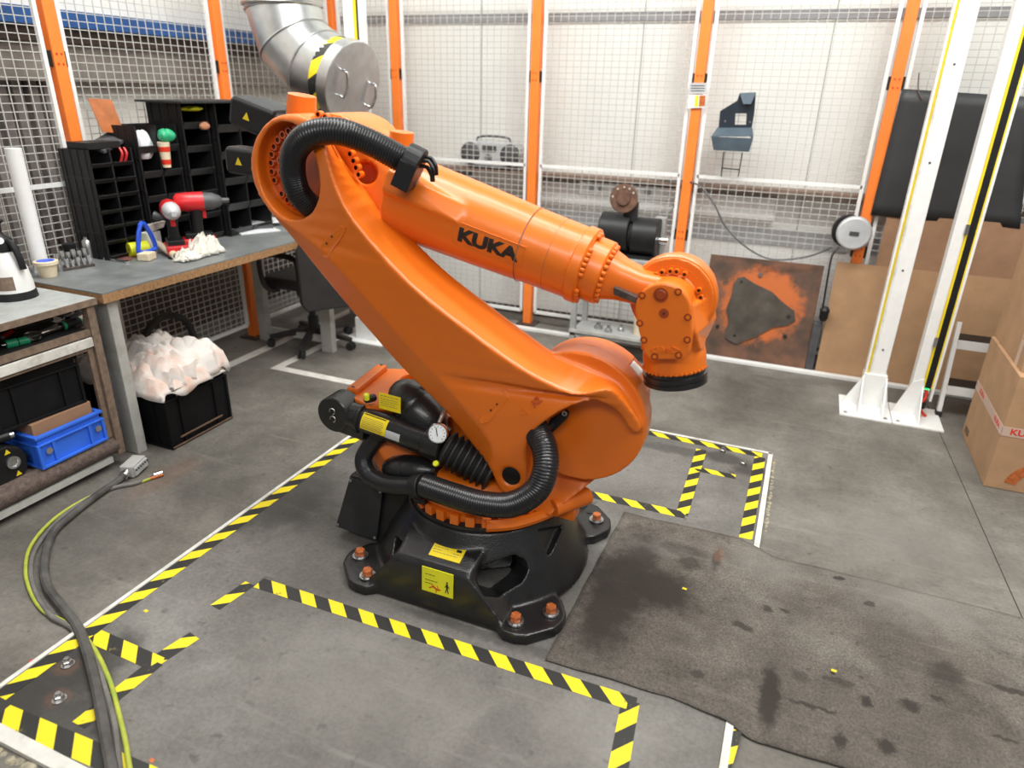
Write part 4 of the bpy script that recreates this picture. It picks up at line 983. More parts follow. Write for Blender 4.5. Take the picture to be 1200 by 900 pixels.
# left pillar of the right-hand gate
pxl = .50; py = 4.16
t = thing('light_curtain_pillar', (.54, py, 0), 'white upright pillar with thin yellow strip, left one of the pair at right', 'pillar', 'white light curtain pillars')
G().box((.515, py, .18), (.59, py + .06, 2.5)).ok('column', 'white', t, bevel=.004)
G().box((.482, py - .004, .18), (.492, py + .05, 2.5)).ok('side_rail', 'white', t)
G().box((.492, py + .01, .18), (.505, py + .04, 2.5)).ok('yellow_strip', 'yellow', t)
G().box((.505, py + .004, .18), (.515, py + .045, 2.5)).ok('inner_rail', 'whited', t)
def footing(x0, x1, xa, xb, y, t, side=0):
    G().box((x0, y - .20, 0), (x1, y + .10, .008)).ok('foot_plate', 'white', t)
    G().box((xa, y - .012, .008), (xb, y + .07, .20)).ok('socket_box', 'white', t)
    ym = y - .012
    G().loft([[V((x0 + .01, ym - .005, .008)), V((xa, ym - .005, .008)), V((xa, ym - .005, .19))], [V((x0 + .01, ym, .008)), V((xa, ym, .008)), V((xa, ym, .19))]]).ok('gusset', 'white', t)
    G().loft([[V((x1 - .01, ym - .005, .008)), V((xb, ym - .005, .008)), V((xb, ym - .005, .19))], [V((x1 - .01, ym, .008)), V((xb, ym, .008)), V((xb, ym, .19))]]).ok('gusset', 'white', t)
    for xx in (xa, xb):
        G().loft([[V((xx - .003, ym, .008)), V((xx - .003, ym, .19)), V((xx - .003, y - .18, .008))], [V((xx + .003, ym, .008)), V((xx + .003, ym, .19)), V((xx + .003, y - .18, .008))]]).ok('gusset', 'white', t)
    for xx in (x0 + .03, x1 - .03): G().cyl((xx, y - .165, .008), (xx, y - .165, .013), .01, n=10).ok('anchor_bolt', 'steel', t)
footing(.385, .648, .48, .60, py, t)
for z in (.35, .8, 1.35, 1.8): G().cyl((.545, py - .002, z), (.545, py, z), .006, n=8).ok('screw', 'graphite', t)
# right pillar with the black and yellow optical strip
t = thing('light_curtain_pillar', (.79, py, 0), 'white upright pillar with broad black and yellow light curtain, right one of the pair', 'pillar', 'white light curtain pillars')
G().box((.722, py - .03, .12), (.775, py + .05, 2.5)).ok('column', 'white', t, bevel=.004)
G().box((.775, py - .025, .17), (.788, py + .01, 2.5)).ok('yellow_strip', 'yellow', t)
G().box((.788, py - .022, .17), (.82, py + .01, 2.5)).ok('optical_strip', 'blackp', t)
G().box((.82, py - .025, .17), (.826, py + .01, 2.5)).ok('yellow_strip', 'yellow', t)
G().box((.826, py - .028, .10), (.838, py + .02, 2.5)).ok('side_rail', 'white', t)
G().box((.79, py - .026, .165), (.812, py - .021, .172)).ok('status_light', 'greenled', t)
G().box((.652, py - .20, 0), (.90, py + .10, .008)).ok('foot_plate', 'white', t)
G().loft([[V((.655, py - .04, .008)), V((.79, py - .04, .008)), V((.775, py - .04, .23)), V((.72, py - .04, .20))], [V((.655, py - .034, .008)), V((.79, py - .034, .008)), V((.775, py - .034, .23)), V((.72, py - .034, .20))]]).ok('gusset', 'white', t)
G().loft([[V((.775, py - .03, .008)), V((.775, py - .03, .2)), V((.775, py - .18, .008))], [V((.781, py - .03, .008)), V((.781, py - .03, .2)), V((.781, py - .18, .008))]]).ok('gusset', 'white', t)
g = G(); g.tube(smoothpath([(.80, py - .01, .17), (.805, py - .03, .12), (.79, py - .05, .09), (.80, py - .04, .04), (.83, py - .03, .012)], 5), .008, 8); g.ok('plug_cable', 'redink', t, smooth=True)
G().box((.785, py - .06, .06), (.81, py - .03, .10)).ok('plug', 'blackp', t, bevel=.004)
for z in (.42, 1.02): G().box((.768, py - .045, z), (.785, py - .028, z + .05)).ok('clamp', 'steel', t)
for xx in (.68,): G().cyl((xx, py - .165, .008), (xx, py - .165, .013), .01, n=10).ok('anchor_bolt', 'steel', t)
# pillar in the left background
wp = P(432, 396, z=0); 
t = thing('light_curtain_pillar', (wp.x, wp.y, 0), 'white upright pillar with black and yellow strip behind the round duct lid', 'pillar', 'white light curtain pillars')
lx = P(402, 20, y=wp.y).x; rx = P(423, 20, y=wp.y).x; k = (rx - lx)
G().box((lx, wp.y, .008), (lx + k*.55, wp.y + .06, 2.5)).ok('column', 'white', t, bevel=.003)
G().box((lx + k*.55, wp.y + .004, .15), (lx + k*.72, wp.y + .04, 2.5)).ok('yellow_strip', 'yellow', t)
G().box((lx + k*.72, wp.y + .004, .15), (lx + k*.85, wp.y + .04, 2.5)).ok('optical_strip', 'blackp', t)
G().box((lx + k*.85, wp.y, .008), (lx + k*1.05, wp.y + .05, 2.5)).ok('side_rail', 'white', t)
G().box((lx - .10, wp.y - .12, 0), (rx + .1, wp.y + .1, .008)).ok('foot_plate', 'white', t)
G().box((lx - .02, wp.y - .06, .008), (rx + .02, wp.y + .062, .16)).ok('socket_box', 'white', t, bevel=.003)
# low grey plinth beside it, half hidden by the chair
q = P(385, 372, y=wp.y)
t = thing('low_bench', (-3.0, 4.15, 0), 'low grey steel stand on the floor behind the swivel chair', 'stand')
G().box((-3.15, 3.97, .20), (-2.80, 4.35, .25)).ok('top_plate', 'ltgrey', t, bevel=.003)
for x, y in ((-3.13, 3.99), (-2.84, 3.99), (-3.13, 4.31), (-2.84, 4.31)): G().box((x, y, 0), (x + .03, y + .03, .20)).ok('leg', 'ltgrey', t)

# ---------------------------------------------------------------- things on the back wall side
# radio on the ledge
a, b = P(543, 182, y=4.84), P(613, 184, y=4.84); cz = LZ + .012; cx_ = (a.x + b.x)/2; hw = (b.x - a.x)/2; RY = 4.85
t = thing('radio', (cx_, RY, cz), 'silver portable radio with two round speakers standing on the brown ledge', 'radio')
pts = []; n = 12
for i in range(n+1): a_ = PI/2 + PI*i/n; pts.append((cx_ - hw + .075 + math.cos(a_)*.075, .105 + math.sin(a_)*.085))
for i in range(n+1): a_ = -PI/2 + PI*i/n; pts.append((cx_ + hw - .075 + math.cos(a_)*.075, .105 + math.sin(a_)*.085))
G().prism([V((x, RY - .06, cz + z)) for x, z in pts], (0, .12, 0)).ok('body', 'silver', t, bevel=.012)
for sx in (-1, 1):
    G().lathe([(0, .078), (.012, .074), (.022, .055), (.026, .02), (.026, 0)], (cx_ + sx*(hw - .08), RY - .06, cz + .105), (0, -1, 0), 28).ok('speaker', 'graphite', t, smooth=True, ang=50)
G().lathe([(0, .03), (.008, .028), (.009, .015)], (cx_ - .01, RY - .06, cz + .08), (0, -1, 0), 20).ok('dial', 'steel', t, smooth=True, ang=30)
G().box((cx_ - .06, RY - .066, cz + .125), (cx_ + .05, RY - .058, cz + .165)).ok('display', 'graphite', t)
G().tube(smoothpath([(cx_ - .13, RY, cz + .17), (cx_ - .12, RY, cz + .215), (cx_, RY, cz + .225), (cx_ + .12, RY, cz + .215), (cx_ + .13, RY, cz + .17)], 5), .008, 8).ok('handle', 'graphite', t, smooth=True)
G().box((cx_ - .16, RY - .05, cz), (cx_ + .16, RY + .04, cz + .022)).ok('foot', 'blackp', t)
# brown box below the ledge behind the mesh
G().box((-2.27, 4.72, .80), (-1.86, 4.93, LZ - .013)).ok('wall_box', mat('brown_wall_box', (.2, .165, .14), .7, var=.15), label='brown box fixed to the wall right under the radio', cat='box')
# socket strip
t = thing('socket_strip', (-1.2, 4.88, LZ - .11), 'white socket strip with round outlets on the back wall above the motor', 'socket strip')
z1_ = LZ - .03; a = P(690, 215, y=4.86)
G().box((-1.50, 4.86, z1_ - .09), (-.78, 4.93, z1_)).ok('trunking', 'white', t, bevel=.004)
for px_ in (693, 705, 722, 732, 760): 
    q = P(px_, 214 + (px_-690)*.07, y=4.86); G().lathe([(0, .022), (.006, .02), (.002, .017), (.002, 0)], (q.x, 4.86, z1_ - .045), (0, -1, 0), 16).ok('outlet', 'grey', t)
t2 = thing('hanging_cable', (-.86, 4.84, .85), 'short grey cable dangling from the socket strip beside the sign post', 'cable')
G().tube(smoothpath([(-.83, 4.85, z1_ - .06), (-.82, 4.83, z1_ - .14), (-.88, 4.82, z1_ - .19), (-.86, 4.82, z1_ - .27), (-.80, 4.82, z1_ - .3)], 6), .006, 6).ok('cord', 'grey', t2, smooth=True)

# trolley with the flanged motor
tx0, tx1, ty0, ty1 = -1.30, -.70, 4.20, 4.50; tz = .60
a = P(700, 301, y=ty0); tz = a.z
t = thing('trolley', ((tx0+tx1)/2, (ty0+ty1)/2, 0), 'grey steel trolley with a lower shelf standing behind the robot wrist', 'trolley')
G().box((tx0, ty0, tz - .03), (tx1, ty1, tz)).ok('top_shelf', 'grey', t, bevel=.003)
G().box((tx0, ty0, .14), (tx1, ty1, .165)).ok('lower_shelf', 'grey', t, bevel=.003)
G().box((tx0, ty0 - .01, .165), (tx1, ty0, .185)).ok('shelf_lip', 'ltgrey', t)
for x in (tx0, tx1 - .035):
    for y in (ty0, ty1 - .035): G().box((x, y, 0), (x + .035, y + .035, tz - .03)).ok('leg', 'grey', t)
t = thing('flanged_motor', (-1.02, 4.35, tz), 'large black electric motor with a brown disc on top of the grey trolley', 'motor')
mz = tz
G().box((-1.16, 4.25, mz), (-.82, 4.45, mz + .02)).ok('foot', 'blackp', t)
G().cyl((-1.17, 4.35, mz + .135), (-.98, 4.35, mz + .135), .125, n=32).ok('motor_drum', 'blackp', t, smooth=True, ang=40, bevel=.006)
G().cyl((-1.00, 4.35, mz + .125), (-.95, 4.35, mz + .125), .085, n=28).ok('coupling', 'blackm', t, smooth=True, ang=40)
G().cyl((-.96, 4.35, mz + .125), (-.80, 4.35, mz + .125), .118, n=32).ok('motor_drum', 'blackp', t, smooth=True, ang=40, bevel=.006)
G().box((-.85, 4.40, mz + .02), (-.78, 4.47, mz + .24)).ok('back_plate', 'grey', t)
G().cyl((-.80, 4.33, mz + .115), (-.74, 4.33, mz + .115), .025, n=16).ok('shaft_end', 'chrome', t, smooth=True, ang=40)
G().box((-1.03, 4.31, mz + .22), (-.95, 4.37, mz + .33)).ok('neck', 'blackm', t)
dc = P(731, 233, y=4.28)
fl = G().lathe([(0, .085), (.02, .088), (.024, .084), (.024, .045), (.036, .04), (.036, 0)], dc + V((0, .02, 0)), (0, -1, .1), 32).ok('flange_disc', 'rust', t, smooth=True, ang=30, label='brown flange disc with bolt holes')
pieces(G().lathe([(0, .007), (.002, .006)], (0,0,0), (0,0,1), 10), 'bolt', 'beige', fl, [dc + V((math.cos(a)*.07, -.004, math.sin(a)*.07)) for a in (.6, 1.1, 1.6, 2.2, 3.0, 4.6)], (0, -1, 0))
tg = 'things on the lower shelf of the trolley'
G().lathe([(0, .045), (.12, .05), (.125, .045)], (-.86, 4.36, .165), (0,0,1), 20).ok('cardboard_tub', 'cream', label='yellowish tub on the lower shelf of the grey trolley', cat='tub', smooth=True, ang=40)
g = G().tube(smoothpath([(-.80, 4.28, .185), (-.76, 4.26, .19), (-.73, 4.32, .20), (-.78, 4.38, .21), (-.75, 4.30, .225)], 6), .02, 8); g.ok('black_hose', 'blackp', label='coiled black hose on the lower shelf beside the yellowish tub', cat='hose', smooth=True)
for i, (x, y, r_) in enumerate(((-1.14, 4.34, .03), (-1.06, 4.30, .025), (-.99, 4.36, .022))):
    G().lathe([(0, r_), (.02, r_), (.03, r_*.5), (.05, r_*.45)], (x, y, .165), (0,0,1), 14).ok('fitting', 'steel', label=['left', 'middle', 'right'][i] + 'most of the small metal fittings on the trolley lower shelf', cat='fitting', group=tg, smooth=True, ang=40)

# slate holder hung on the mesh
def HP(px_, py_, off=0): return P(px_, py_, y=4.66 - off)
t = thing('pendant_holder', (HP(862, 160).x, 4.66, HP(862, 200).z), 'slate blue sheet metal holder hung on the mesh, square hole in its back', 'holder')
bp = [(867,109),(886,108),(881,150),(842,150),(844,130),(864,118)]
n_ = V((0, -.004, 0))
# back plate built round the square hole
hole = [(862,133),(875,133),(874,146),(861,146)]
g = G()
def quad(ps): g.prism([HP(*p) for p in ps], n_)
quad([(867,109),(886,108),(884,133),(862,133),(864,118)]); quad([(864,118),(862,133),(861,150),(842,150),(844,130)]); quad([(884,133),(875,133),(874,150),(881,150)]); quad([(861,146),(874,146),(874,150),(861,150)])
g.ok('back_plate', 'pendantdark', t)
G().prism([HP(867,109,.03), HP(886,108,.03), HP(880,122,.04), HP(871,122,.04)], (0, .004, 0)).ok('top_hook', 'pendant', t)
a0, a1, b1, b0 = HP(841,150), HP(881,150), HP(881,160,.10), HP(835,160,.10)
G().prism([a0, a1, b1, b0], (0, 0, .004)).ok('tray', 'pendant', t)
G().prism([HP(834,160,.10), HP(882,162,.10), HP(877,178,.09), HP(837,176,.09)], (0, .004, 0)).ok('tray_front', 'pendant', t, bevel=.001)
G().prism([HP(881,150), HP(882,161,.10), HP(877,178,.09), HP(878,168)], (.004, 0, 0)).ok('tray_side', 'pendant', t)
G().prism([HP(841,150), HP(834,160,.10), HP(837,176,.09), HP(842,168)], (-.004, 0, 0)).ok('tray_side', 'pendant', t)
for p in ((850,142),(879,143)): G().lathe([(0, .006), (.002, .004)], HP(*p) + V((0,-.004,0)), (0,-1,0), 10).ok('screw', 'steel', t)
g = G(); 
g.tube([HP(848,178,.02), HP(845,207,.02)], .0035, 6); g.tube([HP(870,179,.02), HP(865,207,.02)], .0035, 6); g.tube([HP(846,197,.02), HP(867,199,.02)], .0035, 6); g.ok('wire_stand', 'blackp', t)
# small sign on its post
def SP(px_, py_): return P(px_, py_, y=4.66)
t = thing('small_sign', (SP(818,110).x, 4.66, SP(818,125).z), 'small white sign with a yellow and red print strapped to the fence post', 'sign')
G().prism([SP(808,97), SP(829,97), SP(828,110), SP(807,110)], (0,-.003,0)).ok('upper_plate', 'silver', t)
G().prism([SP(807,111), SP(828,111), SP(826,126), SP(806,127)], (0,-.003,0)).ok('lower_plate', 'white', t)
G().prism([SP(815,112), SP(819,112), SP(818,125), SP(814,125)], (0,-.0045,0)).ok('yellow_print', 'yellow', t)
G().prism([SP(820,112), SP(827,112), SP(826,124), SP(819,125)], (0,-.0045,0)).ok('red_print', 'boltor', t)
for k in (100, 103, 106): G().prism([SP(810,k), SP(826,k), SP(826,k+.9), SP(810,k+.9)], (0,-.0042,0)).ok('print_line', 'ink', t)
# cable reel on the post
rc = P(1001, 274, y=4.56)
t = thing('cable_reel', (rc.x, 4.6, rc.z - .1), 'round grey cable reel mounted on the right orange fence post', 'reel')
G().cyl(rc + V((0,.0,0)), rc + V((0,.06,0)), .097, n=36).ok('housing', 'silver', t, smooth=True, ang=40, bevel=.012)
G().cyl(rc + V((-.03,.05,0)), rc + V((-.03,.12,0)), .092, n=30).ok('drum', 'blackp', t, smooth=True, ang=40)
G().obox(rc + V((0,-.001,0)), V((1,0,0)), V((0,1,0)), V((0,0,1)), (.026, .002, .012)).ok('name_tag', 'graphite', t)
t = thing('plug_lead', (P(965,372,y=4.58).x, 4.58, P(965,380,y=4.58).z), 'black lead with a plug hanging from the cable reel by the cardboard', 'cable')
G().tube(smoothpath([P(983,290,y=4.6), P(975,300,y=4.58), P(970,325,y=4.58), P(966,350,y=4.58), P(964,360,y=4.58)], 6), .006, 6).ok('lead', 'blackp', t, smooth=True)
G().lathe([(0,.016),(.02,.026),(.05,.026),(.07,.03),(.09,.018)], P(964,376,y=4.58), (0,0,1), 14).ok('plug', 'blackp', t, smooth=True)
t = thing('wall_cable', (0, 4.62, .9), 'thin dark cable sagging along the back fence from the ledge to the reel', 'cable')
pp = [(660,205,4.85),(760,211,4.85),(812,214,4.66),(835,236,4.62),(850,265,4.62),(875,290,4.62),(905,304,4.62),(945,301,4.62),(975,290,4.6)]
G().tube(smoothpath([P(a, b, y=c) for a, b, c in pp], 6), .0055, 6).ok('cord', 'graphite', t, smooth=True)
# leaning steel template plate with the ghost of the robot foot
def tplane(px_, py_):
    # plane leaning on the fence: through floor line y=4.50 and y=4.64 at height .67
    n = V((0, -.67, -.14)).normalized(); n = V((0, .67, -.09)).normalized(); p0 = V((0, 4.585, .0)); c = V((px_-600, py_-450, FOCAL)); d = V((AX.dot(c), AY.dot(c), AZ.dot(c)))
    return CAM + d*((p0 - CAM).dot(n)/d.dot(n))
tp = bpy.data.materials.new('template_steel'); tp.use_nodes = True; nt = tp.node_tree; L_ = nt.links.new; bb = nt.nodes['Principled BSDF']
tc = nd(nt, 'ShaderNodeTexCoord'); q0 = tplane(890, 358)
sb_ = nd(nt, 'ShaderNodeMapping'); sb_.inputs['Rotation'].default_value = (0, 0, 0); L_(tc.outputs['Object'], sb_.inputs[0])
sp_ = nd(nt, 'ShaderNodeSeparateXYZ'); L_(sb_.outputs[0], sp_.inputs[0]); cb_ = nd(nt, 'ShaderNodeCombineXYZ'); L_(sp_.outputs[0], cb_.inputs[0]); L_(sp_.outputs[2], cb_.inputs[1])
class _T: pass
fake = _T(); fake.outputs = {'Object': cb_.outputs[0]}
k = blobs(nt, fake, [(0, .0, .27, .25, 1)], .3)
ns = nd(nt, 'ShaderNodeTexNoise', Scale=9, Detail=6); L_(tc.outputs['Object'], ns.inputs['Vector'])
c1_ = nd(nt, 'ShaderNodeValToRGB'); L_(ns.outputs[0], c1_.inputs[0]); c1_.color_ramp.elements[0].position = .35; c1_.color_ramp.elements[0].color = (.07, .045, .032, 1); c1_.color_ramp.elements[1].position = .7; c1_.color_ramp.elements[1].color = (.2, .09, .05, 1)
mx_ = nd(nt, 'ShaderNodeMix', data_type='RGBA'); L_(k, mx_.inputs[0]); L_(c1_.outputs[0], mx_.inputs[6]); mx_.inputs[7].default_value = (.52, .13, .03, 1); L_(mx_.outputs[2], bb.inputs['Base Color']); bb.inputs['Roughness'].default_value = .6
t = thing('template_plate', (tplane(895, 420).x, 4.5, 0), 'rusty square steel plate with orange paint round a dark foot shape, leaning on the fence', 'plate')
qs = [tplane(833, 301), tplane(961, 313), tplane(947, 433), tplane(838, 415)]
# squared up so that it stands on the floor
x0_, x1_ = qs[0].x, (qs[1].x + qs[2].x)/2; ht = .68; nn = V((0, .67, -.09)).normalized(); upv = V((0, .09, .67)).normalized()
p0 = V((x0_, 4.592, .0)); p1 = V((x1_, 4.592, .0))
g = G().prism([p0, p1, p1 + upv*ht, p0 + upv*ht], -nn*.008)
o = g.ok('plate', tp, t)
for v in o.data.vertices: v.co -= (q0 - wloc(t))
o.location = q0 - wloc(t)
def TP(px_, py_): return tplane(px_, py_) - nn*.0085
sh = [(860,332),(864,326),(872,324),(884,332),(905,342),(915,352),(925,360),(931,364),(932,376),(922,381),(905,384),(885,395),(876,398),(862,403),(850,396),(850,386),(854,378),(851,362),(857,347)]
G().prism([TP(*p) for p in sh], -nn*.001).ok('foot_shape', mat('dark_foot_shape', (.07, .058, .045), .6, var=.35, vscale=9), t)
for p, r_ in (((891,322),.014),((924,371),.014),((869,330),.01),((861,393),.01),((920,394),.013),((841,382),.011)):
    G().cyl(TP(*p), TP(*p) - nn*.002, r_, n=14).ok('bolt_mark', 'ink' if p != (891,322) else 'steel', t)

# black sheets hung over the mesh
def sheet(pts, y, m, th, lab, name, cat, grp=None, bump_=0, nx=14, nz=10, curve=0):
    tl, tr, br_, bl_ = [P(a, b, y=y) for a, b in pts]; g = G()
    for j in range(nz+1):
        for i in range(nx+1):
            u, v = i/nx, j/nz; p = (tl*(1-u) + tr*u)*(1-v) + (bl_*(1-u) + br_*u)*v
            p = p + V((0, -math.sin(u*7)*bump_ - curve*v, 0)); g.v.append(p)
    g.f = [[j*(nx+1)+i, j*(nx+1)+i+1, (j+1)*(nx+1)+i+1, (j+1)*(nx+1)+i] for j in range(nz) for i in range(nx)]
    o = g.ok(name, m, label=lab, cat=cat, group=grp); sd = o.modifiers.new('t', 'SOLIDIFY'); sd.thickness = th; sd.offset = 0
    for p in o.data.polygons: p.use_smooth = True
    return o
M['blacksheet'] = mat('black_sheet', (.035, .036, .038), .5, var=.2, vscale=4, bump=.3, bscale=6)
sheet([(1057,104),(1212,114),(1195,268),(1020,252)], 4.655, 'blacksheet', .004, 'large black sheet hung over the mesh panel behind the white pillars', 'black_sheet', 'sheet', bump_=.006)
G().tube(smoothpath([P(1077,85,y=4.64), P(1076,105,y=4.64), P(1080,116,y=4.64)], 4), .004, 6).ok('sheet_hook', 'steel', label='small wire hook holding the top of the black sheet', cat='hook', smooth=True)
# cardboard leaning against the back fence
def leaner(name, x0, x1, y, zt, m, lab, lean=.12, th=.006, grp='cardboard sheets leaning on the back fence', notch=None):
    p0, p1 = V((x0, y, 0)), V((x1, y, 0)); u_ = V((0, lean, zt))
    g = G().prism([p0, p1, p1 + u_, p0 + u_], (0, -th, 0)); return g.ok(name, m, label=lab, cat='cardboard', group=grp)
cl = P(952, 428, y=4.44); 
leaner('cardboard_sheet', P(958, 420, y=4.58).x, 1.34, 4.59, .715, 'card', 'large light brown cardboard sheet leaning in front of the fence, lower and wider one', .06)
leaner('cardboard_sheet', .46, 1.36, 4.63, 1.02, 'card2', 'taller darker brown cardboard sheet leaning behind the wide one', .03)
G().box((.90, 4.52, .72), (1.1, 4.56, .76)).box((0,0,0),(0,0,0)) if False else None
# small dark case and white thing beside the template plate
G().box((P(953,410,y=4.6).x - .03, 4.59, .0), (P(953,410,y=4.6).x + .02, 4.65, .33)).ok('tall_box', 'graphite', label='narrow dark box standing between rusty plate and cardboard', cat='box', bevel=.004)

# white step ladder behind the right pillar
t = thing('step_stool', (1.0, 4.33, 0), 'low white step stool with two black treads between right pillar and cartons', 'step stool')
for x in (.90, 1.30):
    G().bar((x, 4.20, .01), (x, 4.32, .52), .022, .03, (0, 1, 0)).ok('side_rail', 'white', t)
for k in range(2):
    z = .16 + k*.25; y = 4.20 + .12*(z/.52)
    G().box((.91, y - .02, z), (1.30, y + .12, z + .02)).ok('tread', 'blackp', t)
    G().box((.91, y - .025, z - .03), (1.30, y - .015, z + .02)).ok('tread_edge', 'white', t)
G().box((.885, 4.18, 0), (.915, 4.22, .03)).ok('rubber_foot', 'rubber', t)

# cartons at the right
def carton(x0, y0, x1, y1, z0, z1, m, lab, name='carton', tilt=0, flaps=True):
    t = thing(name, ((x0+x1)/2, (y0+y1)/2, z0), lab, 'carton', 'cardboard cartons at the right')
    G().box((x0, y0, z0), (x1, y1, z1)).ok('box_body', m, t, bevel=.004); return t
bx = P(1160, 571, z=0); bl_ = P(1120, 506, z=0)
zt = P(1185, 450, y=bx.y).z; H1 = P(1156, 394, x=(bx.x + bl_.x)/2 - .0).z
cx0 = (bx.x + bl_.x)/2
c = carton(cx0, bx.y, cx0 + .62, bl_.y, 0, .55, 'card', 'lower big cardboard carton at the right with a red printed tape')
tape_m = mat('clear_print_tape', (.56, .4, .32), .35, var=.05)
G().box((cx0 - .0008, bx.y, .27), (cx0 + .3, bx.y + .6, .315)).ok('packing_tape', tape_m, c) if False else None
G().box((cx0 - .0012, bx.y - .0012, .265), (cx0 + .0, bl_.y, .31)).ok('packing_tape', tape_m, c)
G().box((cx0 - .0012, bx.y - .0012, .265), (cx0 + .25, bx.y, .31)).ok('packing_tape', tape_m, c)
lettering('tape_print', 'KUKA', .035, 'redink', c, V((cx0 - .0015, bx.y + .10, .288)), (0, -1, 0), (0, 0, 1), .0003, .001, 1.1)
lettering('tape_print', 'KUKA', .035, 'redink', c, V((cx0 - .0015, bx.y + .45, .288)), (0, -1, 0), (0, 0, 1), .0003, .001, 1.1)
lettering('tape_print', 'KUKA', .04, 'redink', c, V((cx0 + .09, bx.y - .0015, .288)), (1, 0, 0), (0, 0, 1), .0003, .001, 1.1)
g = G(); pr = []
for i in range(15):
    a = math.radians(180 - 8 - i*6); pr.append((math.cos(a), math.sin(a)))
cc_ = (cx0 + .24, .02)
g.loft([[V((cc_[0] + c_*.17, bx.y - .0015, cc_[1] + s_*.15)), V((cc_[0] + c_*.125, bx.y - .0015, cc_[1] + s_*.11)), V((cc_[0] + c_*.125, bx.y - .0003, cc_[1] + s_*.11)), V((cc_[0] + c_*.17, bx.y - .0003, cc_[1] + s_*.15))] for c_, s_ in pr])
g.ok('printed_arc', 'boltor', c)
g = G()
for k in range(3): g.box((cx0 - .001, bl_.y - .13, .035 + k*.012), (cx0, bl_.y - .04, .041 + k*.012))
g.ok('printed_lines', 'ink', c)
G().box((cx0 + .02, bx.y - .001, .02), (cx0 + .04, bx.y + .01, .03)) 
u = carton(cx0 + .015, bx.y + .06, cx0 + .62, bl_.y + .02, .55, 1.10, 'card', 'upper cardboard carton stacked on the lower one at the right edge')
ux = cx0 + .015
G().box((ux - .0012, bx.y + .14, .55), (ux, bx.y + .185, 1.10)).ok('packing_tape', tape_m, u)
lettering('tape_print', 'KUKA', .035, 'redink', u, V((ux - .0016, bx.y + .1625, .72)), (0, 0, -1), (0, -1, 0), .0003, .001, 1.1)

# ---------------------------------------------------------------- workbench and grey work table
BZ = .80
t = thing('workbench', (-3.0, 2.7, 0), 'long workbench with dark grey top, chipboard edge and pale grey legs', 'workbench')
G().box((-3.34, 1.965, BZ - .006), (-2.685, 3.62, BZ)).ok('top_surface', 'bench', t)
G().box((-3.34, 1.965, BZ - .045), (-2.685, 3.62, BZ - .006)).ok('board', 'wood', t)
for y in (2.0, 3.52):
    G().box((-2.80, y, 0), (-2.715, y + .05, BZ - .045)).ok('leg', 'ltgrey', t, bevel=.003)
    G().box((-3.32, y, 0), (-3.25, y + .05, BZ - .045)).ok('leg', 'ltgrey', t, bevel=.003)
    G().box((-3.25, y + .01, .06), (-2.80, y + .04, .10)).ok('foot_rail', 'ltgrey', t)
    G().box((-3.25, y + .01, BZ - .10), (-2.80, y + .04, BZ - .045)).ok('head_rail', 'ltgrey', t)
TZ = .79
t = thing('work_table', (-3.0, 1.4, 0), 'worn grey work table with open shelves at the left edge', 'table')
G().box((-3.32, .75, TZ - .028), (-2.69, 1.935, TZ)).ok('table_top', 'cabtop', t, bevel=.002)
G().box((-2.69, .75, TZ - .028), (-2.684, 1.935, TZ - .001)).ok('edge_strip', 'woodd', t)
for x in (-3.31, -2.73):
    for y in (.77, 1.89): G().box((x, y, .06), (x + .035, y + .035, TZ - .028)).ok('post', 'woodd', t)
G().box((-3.30, .76, .632), (-2.72, 1.92, .645)).ok('tray_board', 'blackm', t)
G().box((-2.72, .76, .632), (-2.705, 1.925, .66)).ok('tray_edge', 'woodd', t)
G().box((-2.715, .76, .585), (-2.70, 1.93, .625)).ok('front_rail', 'whited', t, bevel=.002)
G().box((-2.725, .76, .570), (-2.71, 1.90, .583)).ok('door_frame', 'woodd', t)
G().box((-2.725, 1.865, .15), (-2.71, 1.888, .570)).ok('door_frame', 'woodd', t)
G().box((-3.30, .76, .12), (-2.73, 1.92, .135)).ok('lower_shelf', 'woodd', t)
G().cyl((-2.735, .76, .105), (-2.735, 1.90, .105), .045, n=20).ok('rolled_edge', mat('brown_carpet', (.13, .095, .08), .95, var=.3, vscale=50, bump=.5, bscale=120), t, smooth=True, ang=40)
G().box((-2.74, .76, .035), (-2.70, 1.86, .062)).ok('base_rail', 'ltgrey', t)
G().box((-3.31, .76, .14), (-3.30, 1.92, TZ - .03)).ok('back_panel', 'darkbrown', t)
for y in (.85, 1.84):
    w = G().lathe([(0, .03), (.003, .034), (.022, .034), (.025, .03)], (-2.78, y, .034), (.3, 1, 0), 20).ok('caster_wheel', 'red', t, smooth=True, ang=35)
    G().box((-2.80, y - .005, .03), (-2.75, y + .03, .07)).ok('caster_fork', 'steel', t)
    w = G().lathe([(0, .03), (.003, .034), (.022, .034), (.025, .03)], (-3.25, y, .034), (.3, 1, 0), 20).ok('caster_wheel', 'red', t, smooth=True, ang=35)
    G().box((-3.27, y - .005, .03), (-3.22, y + .03, .07)).ok('caster_fork', 'steel', t)

